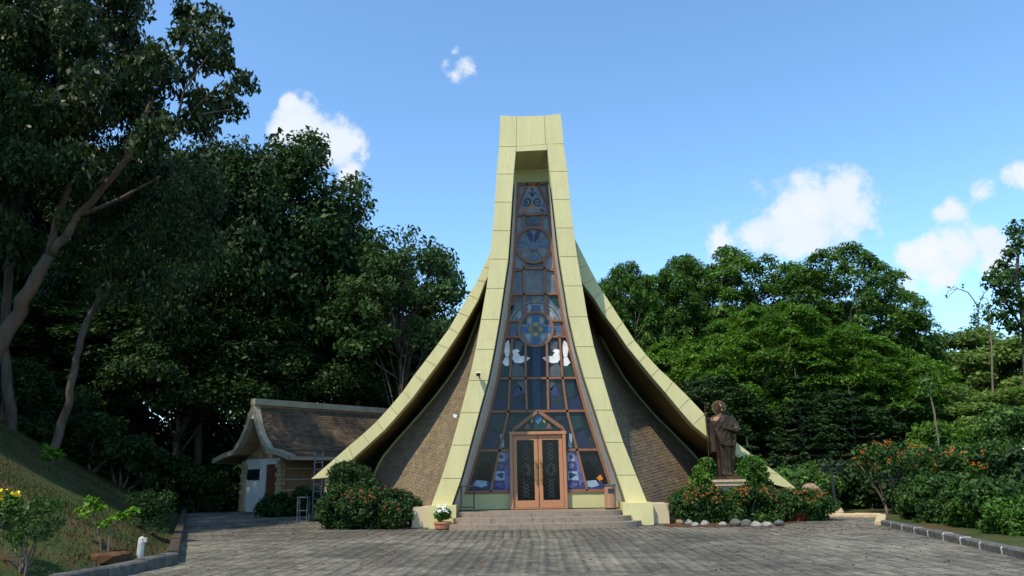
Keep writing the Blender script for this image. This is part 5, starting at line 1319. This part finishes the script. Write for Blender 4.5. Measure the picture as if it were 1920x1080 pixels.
o = fast_quads('undergrowth', np.concatenate(q), 'leaf_dense'); o['kind'] = 'stuff'
# orange flowered small tree
def flame_tree():
    Y = 29; base = at(1682, 975, Y); base = Vector((base.x, Y, 0)); t = []
    tops = [(1620, 850), (1650, 845), (1680, 842), (1700, 860), (1730, 855), (1760, 850), (1790, 855), (1640, 880), (1670, 880), (1720, 885), (1750, 880), (1800, 875), (1615, 870), (1770, 870), (1830, 880), (1690, 870), (1840, 862)]
    T = []
    for k, (bx, ex) in enumerate(((1665, 1640), (1678, 1665), (1690, 1680), (1700, 1755), (1672, 1610), (1705, 1790))):
        T.append(([at(bx, 968 + random.uniform(-3, 3), Y + random.uniform(-.5, .5)), at(lerp(bx, ex, .45) + random.uniform(-6, 6), 925, Y), at(ex, 868, Y + random.uniform(-1, 1))], [.055, .045, .02]))
    cl = [(at(px, py, Y + rng.uniform(-1.2, 1.2)), rng.uniform(.45, .75)) for px, py in tops for _ in range(2)]
    tr = free_tree('flowering_tree', 'small spreading tree with orange blossoms above the right kerb', 'tree', base, T, cl, .15, .5, 'round', 'leaf_hedge', 'bark', 300, .55, rad=6)
    fq = []
    for c, r_ in cl:
        for k in range(2):
            p0 = np.array(c) + np.array([rng.uniform(-.5, .5), -r_ * .8, rng.uniform(0, .35)]); fq.append(leaf_quads(p0[None] + rng.normal(size=(7, 3)) * .05, rng.normal(size=(7, 3)) + np.array([0, -1, .5]), .065, .7))
    f_ = fast_quads('blossom', np.concatenate(fq), 'fl_orange', tr, base); f_['kind'] = 'stuff'
flame_tree()
def white_blossom(px, py, Y, n, label):
    c = at(px, py, Y); base = Vector((c.x, Y, 0)); t_ = thing('white_flower_bush', base, label, 'bush', 'white flowered bushes'); fq = []; lf = []
    for k in range(n):
        p0 = np.array(c) + np.array([rng.uniform(-.55, .55), rng.uniform(-.2, .2), rng.uniform(-.22, .22)]); fq.append(leaf_quads(p0[None] + rng.normal(size=(8, 3)) * .05, rng.normal(size=(8, 3)) + np.array([0, -1, .4]), .13, .8))
    fl = fast_quads('blossom', np.concatenate(fq), 'fl_white', t_, base); fl['kind'] = 'stuff'
    for k in range(8): lf.append(blob(np.array(c) + np.array([rng.uniform(-.7, .7), .3, rng.uniform(-.6, .1)]), np.array([.4, .4, .35]), 260, 'round', .15, .5))
    fast_quads('foliage', np.concatenate(lf), 'leaf_hedge', t_, base); mb = MB()
    for k in range(4): limb(mb, base + Vector((k * .1 - .15, 0, -.1)), c + Vector((random.uniform(-.5, .5), .2, -.3)), .03, .012, .1, 5, 5)
    mb.build('stem', 'bark', t_)
white_blossom(1868, 925, 23.5, 7, 'bush with a row of white blossoms low at the right')
white_blossom(1905, 845, 27, 3, 'bush with a single white blossom high at the right edge')

# lamp posts beside the path
def lamp(px, pyb, Y, pytop, label, base_stone=True):
    b = at(px, pyb, Y); z0 = 0.05; t_ = thing('garden_lamp', (b.x, Y, z0), label, 'lamp'); zt = at(px, pytop, Y).z
    if base_stone:
        MB().lathe((b.x, Y, z0), [(.26, 0), (.25, .08), (.18, .22), (.10, .30), (.06, .31)], 16).build('footing', 'kerb_tan', t_)
    mb = MB(); mb.tube([(b.x, Y, z0 + .1), (b.x, Y, zt - .2)], [.055, .04], 8); mb.tube([(b.x, Y, z0 + .3), (b.x, Y, z0 + .55)], [.085, .06], 8); mb.build('pole', 'black_metal', t_)
    mb = MB(); mb.tube([(b.x - .26, Y, zt - .22), (b.x, Y, zt - .30), (b.x + .26, Y, zt - .22)], .025, 6); mb.build('crossarm', 'black_metal', t_)
    for s_ in (-1, 1):
        h = MB().lathe((b.x + s_ * .26, Y, zt - .2), [(.04, 0), (.09, .04), (.11, .2), (.07, .24), (.02, .28)], 10).build('lantern', 'black_metal', t_)
        MB().lathe((b.x + s_ * .26, Y, zt - .15), [(.098, 0), (.115, .12)], 10).build('lamp_glass', 'dark_glass', h)
lamp(1569, 968, 26.8, 872, 'black twin lantern lamp on a pale footing by the path end')
lamp(1683, 965, 28.2, 885, 'black lamp post among the trunks of the orange flowered tree', False)
# round boulders by the hedge end and rocks along the beds
def rock(c, r, mat, label, group):
    mb = MB(); mb.ball((0, 0, 0), r, 10, 7); q = random.uniform(0, 9)
    vs = [Vector((v_.x * (1 + .16 * math.sin(v_.z * 9 / r[2] * .3 + q) + random.uniform(-.1, .1)), v_.y * (1 + random.uniform(-.1, .1)), max(-r[2] * .55, v_.z * (1 + random.uniform(-.12, .12))))) for v_ in mb.v]
    Rz = Matrix.Rotation(random.uniform(0, 6), 3, 'Z'); c = Vector(c) + Vector((0, 0, r[2] * .5))
    o = mesh_obj('rock', [Rz @ v_ for v_ in vs], mb.f, mat); o.location = c; return tag(o, label, 'rock', group)
GR = 'rocks edging the orange hedge'
for px, py, rr, mt, lab in ((1258, 977, .20, 'rock', 'brown rock nearest the right beige block'), (1276, 979, .15, 'rock', 'small brown rock second from the right beige block'), (1290, 979, .13, 'rock_white', 'white rock between two brown rocks at the hedge foot'), (1304, 976, .16, 'rock', 'tan rock right of the white one'), (1303, 983, .10, 'rock_white', 'small white rock in front of the tan one'), (1322, 981, .12, 'rock_white', 'white rock before the largest tan rock'),
                            (1337, 976, .24, 'rock', 'largest tan rock at the hedge foot'), (1355, 983, .11, 'rock_white', 'small white rock right of the largest tan rock'), (1380, 982, .17, 'kerb', 'grey flat rock under the hedge middle'), (1400, 983, .16, 'kerb', 'second grey flat rock under the hedge'), (1418, 984, .13, 'rock_white', 'pale rock under the hedge right half'), (1438, 984, .12, 'rock_white', 'last pale rock before the red leaved border'), (1462, 982, .14, 'kerb', 'grey rock in front of the red leaved border')):
    g = gnd(px, py + 4); rock((g.x, g.y, 0), (rr * 1.15, rr, rr * .8), mt, lab, GR)
for px, py, rr, mt, lab in ((700, 985, .12, 'rock', 'small tan rock under the left red flowered hedge'), (722, 986, .14, 'rock_white', 'pale rock under the left red flowered hedge'), (742, 985, .12, 'rock', 'brown rock next to the pale one, left hedge'), (757, 984, .13, 'rock', 'rock at the right end of the left hedge')):
    g = gnd(px, py); rock((g.x, g.y, 0), (rr * 1.15, rr, rr * .8), mt, lab, 'rocks edging the left hedge')
g = at(1520, 923, 28); rock((g.x, 28, .75), (.40, .3, .22), 'rock', 'wide pale boulder behind the tapering end of the hedge', None)
# soil beds under the hedges
for nm, P in (('flower_bed', [gnd(1252, 988).xy, gnd(1350, 989).xy, gnd(1470, 984).xy, gnd(1558, 970).xy, Vector((11.2, 29)), Vector((4.6, 29))]), ('flower_bed', [gnd(772, 989).xy, gnd(690, 988).xy, gnd(640, 978).xy, gnd(600, 966).xy, Vector((-8.2, 30)), Vector((-3.6, 27))])):
    o = mesh_obj(nm, [(p.x, p.y, .012) for p in P] , [tuple(range(len(P)))], 'soil'); o['kind'] = 'structure'

# flower pot at the left pedestal
def pot():
    g = gnd(830, 993); c = Vector((g.x, g.y, 0)); t_ = thing('flower_pot', c, 'terracotta pot with white flowered plant before the left leg pedestal', 'flower pot')
    MB().lathe(c, [(.15, 0), (.22, .04), (.25, .17), (.27, .18), (.27, .22), (.22, .22)], 18).build('pot', 'terracotta', t_)
    q = [blob(np.array(c) + np.array([rng.uniform(-.16, .16), rng.uniform(-.12, .12), .32 + rng.uniform(0, .25)]), np.array([.14, .14, .13]), 70, 'round', .10, .55) for k in range(9)]
    fast_quads('foliage', np.concatenate(q), 'leaf_clip', t_, c)
    q = [leaf_quads(np.array(c)[None] + np.array([rng.uniform(-.12, .2), rng.uniform(-.22, 0), .45 + rng.uniform(0, .28)]) + rng.normal(size=(7, 3)) * .03, rng.normal(size=(7, 3)) + np.array([0, -1, .5]), .075, .8) for k in range(12)]
    o = fast_quads('blossom', np.concatenate(q), 'fl_white', t_, c); o['kind'] = 'stuff'
pot()
# ladder and small trestle left of the dark hedge
def ladder():
    Y = 29.5; a, b = at(586, 960, Y), at(598, 958, Y); t_ = thing('ladder', (a.x, Y, 0), 'grey metal ladder standing upright beside the dark left hedge', 'ladder'); zt = at(590, 846, Y).z
    for x in (a.x, a.x + .30): MB().box((x, Y, zt / 2), (.05, .05, zt)).build('rail', 'grey_metal', t_)
    for k in range(9): MB().box((a.x + .15, Y, .25 + k * (zt - .4) / 8), (.26, .035, .035)).build('rung', 'grey_metal', t_)
    x = at(573, 955, Y).x; t_ = thing('trestle', (x, Y - .3, 0), 'small grey metal trestle next to the ladder', 'trestle'); z = at(573, 932, Y).z
    for sx in (-.18, .18):
        for sy in (-.15, .15): MB().box((x + sx, Y - .3 + sy, z / 2), (.04, .04, z)).build('leg', 'grey_metal', t_)
    MB().box((x, Y - .3, z), (.44, .36, .04)).build('top', 'grey_metal', t_); MB().box((x, Y - .45, z * .45), (.34, .03, .03)).build('rail', 'grey_metal', t_)
    x = at(593, 940, Y + .2).x
ladder()

# ------------------------------------------------------------------ lawn
def on_lawn(px, py):              # march the sight line to the terrain
    d = ray(px, py); t_ = 5.0
    while t_ < 80:
        p = Vector((0, 0, EYE)) + d * t_
        if p.z < height(p.x, p.y): return Vector((p.x, p.y, height(p.x, p.y)))
        t_ += .03
    return Vector((0, 0, EYE)) + d * 30
def lawn_things():
    # white post
    g = on_lawn(261, 1058); top = at(263, 1006, g.y).z; t_ = thing('marker_post', g, 'weathered white marker post on the lawn by the kerb corner', 'post')
    MB().lathe(g + Vector((0, 0, -.1)), [(.062, 0), (.060, top - g.z - .0), (.052, top - g.z + .07), (.02, top - g.z + .1)], 12).build('shaft', 'old_white_post', t_)
    MB().box((g.x + .07, g.y, top - .06), (.06, .05, .08)).build('bracket', 'old_white_post', t_)
    # shrub at the lower left
    def small(px, pyb, pyt, wpx, leafm, label, cat, n, L, stems, name='lawn_shrub', trunk=.35, clump=.2, asp=.5):
        g = on_lawn(px, pyb); tz = at(px, pyt, g.y).z; H = tz - g.z; w = wpx / FPX * g.y / 2; t_ = thing(name, g, label, cat); q = []; mb = MB()
        for k in range(n):
            c = np.array([g.x + rng.uniform(-1, 1) * w * .8, g.y + rng.uniform(-1, 1) * w * .7, g.z + H * (trunk + (1 - trunk) * rng.random() ** .8) - clump * .3])
            q.append(blob(c, np.array([clump, clump, clump * .8]), 60, 'round', L, asp))
            if k < stems * 2: limb(mb, g + Vector((random.uniform(-.05, .05), random.uniform(-.05, .05), -.05)), c, .018, .006, .12, 5, 5)
        fast_quads('foliage', np.concatenate(q), leafm, t_, g); mb.build('stem', 'bark', t_)
        return t_, g, H, w
    t_, g, H, w = small(42, 1076, 935, 110, 'leaf_hedge', 'round leafy shrub with bare stems at the lower left', 'shrub', 40, .055, 4, trunk=.42, clump=.13)
    small(278, 998, 922, 80, 'leaf_hedge_dark', 'dark feathery bush on the lawn left of the drive', 'shrub', 46, .08, 4, trunk=.1, clump=.24)
    small(95, 868, 838, 34, 'leaf_lime', 'tiny bright green plant at the foot of the leaning trunk', 'plant', 10, .12, 2, 'small_plant', .1, .16)
    # yellow flower plant at the left edge
    t_, g, H, w = small(2, 985, 925, 60, 'leaf_clip', 'plant with yellow flowers cut by the left photo edge', 'plant', 14, .08, 3, 'yellow_flower_plant', .3, .16); q = []
    for px, py in ((2, 922), (10, 926), (27, 928), (3, 935), (18, 930), (-10, 925), (33, 925)):
        p0 = np.array(at(px, py, g.y - .1)); q.append(leaf_quads(p0[None] + rng.normal(size=(9, 3)) * .02, rng.normal(size=(9, 3)) + np.array([0, -1, .3]), .07, .8))
    o = fast_quads('blossom', np.concatenate(q), 'fl_yellow', t_, g); o['kind'] = 'stuff'
    # two stemmed sapling in a soil ring
    g = on_lawn(197, 1042); t_ = thing('sapling', g, 'lime green sapling with two bent stems in a soil ring', 'sapling'); Y = g.y; mb = MB()
    tips = {}
    for pts in ([(190, 1042), (188, 1010), (180, 985), (174, 955)], [(203, 1040), (206, 1000), (212, 985), (232, 970), (245, 962)]):
        P = [at(px, py, Y) for px, py in pts]; P[0].z = g.z - .05; mb.tube(P, [.022, .02, .017, .012, .009][:len(P)], 6)
    mb.build('stem', 'bark', t_); q = []
    for px, py in ((158, 965), (170, 945), (182, 940), (150, 955), (178, 955), (190, 950), (168, 935), (225, 965), (240, 962), (200, 980), (192, 985), (250, 955), (232, 972), (215, 970)):
        q.append(blob(np.array(at(px, py, Y + rng.uniform(-.15, .15))), np.array([.10, .12, .07]), 34, 'spray', .10, .45))
    fast_quads('foliage', np.concatenate(q), 'leaf_lime', t_, g)
    mb = MB(); mb.lathe(g + Vector((0, 0, -.12)), [(.42, 0), (.40, .14), (.32, .19), (.26, .13), (.05, .12)], 22); vs = [v_ + Vector((random.gauss(0, .02), random.gauss(0, .02), random.gauss(0, .012))) for v_ in mb.v]
    mesh_obj('soil_ring', vs, mb.f, 'soil', t_)
    # strap leaved clumps where lawn meets the drive
    for px, pyb, h, n, lab in ((330, 945, 1.0, 60, 'bright strap leaved clump at the lawn edge near the drive'), (372, 948, 1.2, 60, 'dark strap leaved clump at the far end of the drive'), (345, 940, 1.3, 50, 'tall strap leaved clump behind the bright one'), (405, 946, 1.1, 55, 'strap leaved clump left of the annex wall')):
        g = on_lawn(px, pyb); t_ = thing('strap_leaf_plant', g, lab, 'plant', 'strap leaved plants'); q = []
        for k in range(n):
            a = rng.uniform(0, 6.28); l_ = h * rng.uniform(.6, 1.1); d = np.array([math.cos(a), math.sin(a), 0]); prev = np.array(g) + d * .05; sd = np.array([-d[1], d[0], 0]); lean = rng.uniform(.15, .8)
            for s_ in range(4):
                w0, w1 = .035 * (1 - s_ / 4.4), .035 * (1 - (s_ + 1) / 4.4); f_ = (s_ + 1) / 4
                nx = np.array(g) + d * (.05 + l_ * lean * f_) + np.array([0, 0, l_ * (f_ * 1.1 - lean * .75 * f_ ** 2.2)]); q += [prev - sd * w0, prev + sd * w0, nx + sd * w1, nx - sd * w1]; prev = nx
        fast_quads('foliage', np.array(q), 'leaf_strap', t_, g)
    for px, lab in ((388, 'small grey pot left of the annex'), (432, 'white pot against the annex quoins'), (410, 'dark pot left of the annex wall')):
        g = gnd(px, 947); g = Vector((g.x, g.y, 0)); t_ = thing('plant_pot', g, lab, 'plant pot', 'pots beside the annex'); MB().lathe(g, [(.16, 0), (.22, .35), (.24, .36), (.24, .42), (.2, .42)], 14).build('pot', 'kerb' if px != 432 else 'old_white_post', t_)
        fast_quads('foliage', blob(np.array(g) + np.array([0, 0, .7]), np.array([.3, .3, .3]), 260, 'round', .14, .4), 'leaf_dense', t_, g)
lawn_things()
# grass blades over the visible lawn
n = 150000
gx, gy = rng.uniform(-26, -4, n), rng.uniform(12.3, 36, n)
keep = (np.abs(gx) < gy * .74) & (rng.random(n) < np.clip(16 / gy, .25, 1) ** 1.4)
gx, gy = gx[keep], gy[keep]
dA = (gx - KA.x) * nAB.x + (gy - KA.y) * nAB.y; dC = (gx - KA.x) * nAC.x + (gy - KA.y) * nAC.y
pat = np.sin(gx * 1.1 + 1.7 * np.sin(gy * .6)) + np.sin(gy * .9 + 1.3 * np.sin(gx * .7)) + rng.normal(0, .8, len(gx))
keep = (dA > .2) & (dC > .2) & (pat > -.6)
gx, gy = gx[keep], gy[keep]; n = len(gx)
gz = np.array([height(x, y) for x, y in zip(gx, gy)])
a = rng.uniform(0, 6.28, n); h = np.where(rng.random(n) < .06, rng.uniform(.10, .20, n), rng.uniform(.03, .085, n)); w = rng.uniform(.008, .016, n)
B = np.stack([gx, gy, gz - .005], 1); sd = np.stack([np.cos(a), np.sin(a), 0 * a], 1) * w[:, None]; tp = B + np.stack([rng.normal(0, .025, n), rng.normal(0, .025, n), h], 1)
gr_ = fast_quads('grass', np.stack([B - sd, B + sd, tp], 1).reshape(-1, 3), 'grass', None, (0, 0, 0), 3); gr_['kind'] = 'stuff'
# fallen leaves on the path and along the kerbs
q = []
for k in range(900):
    px = rng.uniform(1380, 1700); py = rng.uniform(978, 996)
    if k % 3 == 0: px, py = rng.uniform(350, 780), rng.uniform(970, 1010)
    if k % 3 == 1: px, py = rng.uniform(350, 1800), 985 + 90 * rng.random() ** 1.5
    g = gnd(px, py)
    q.append(leaf_quads(np.array([[g.x, g.y, .012]]), rng.normal(size=(1, 3)) * .2 + np.array([[0, 0, 1.0]]), .08, .5))
o = fast_quads('fallen_leaves', np.concatenate(q), 'fl_redleaf'); o['kind'] = 'stuff'
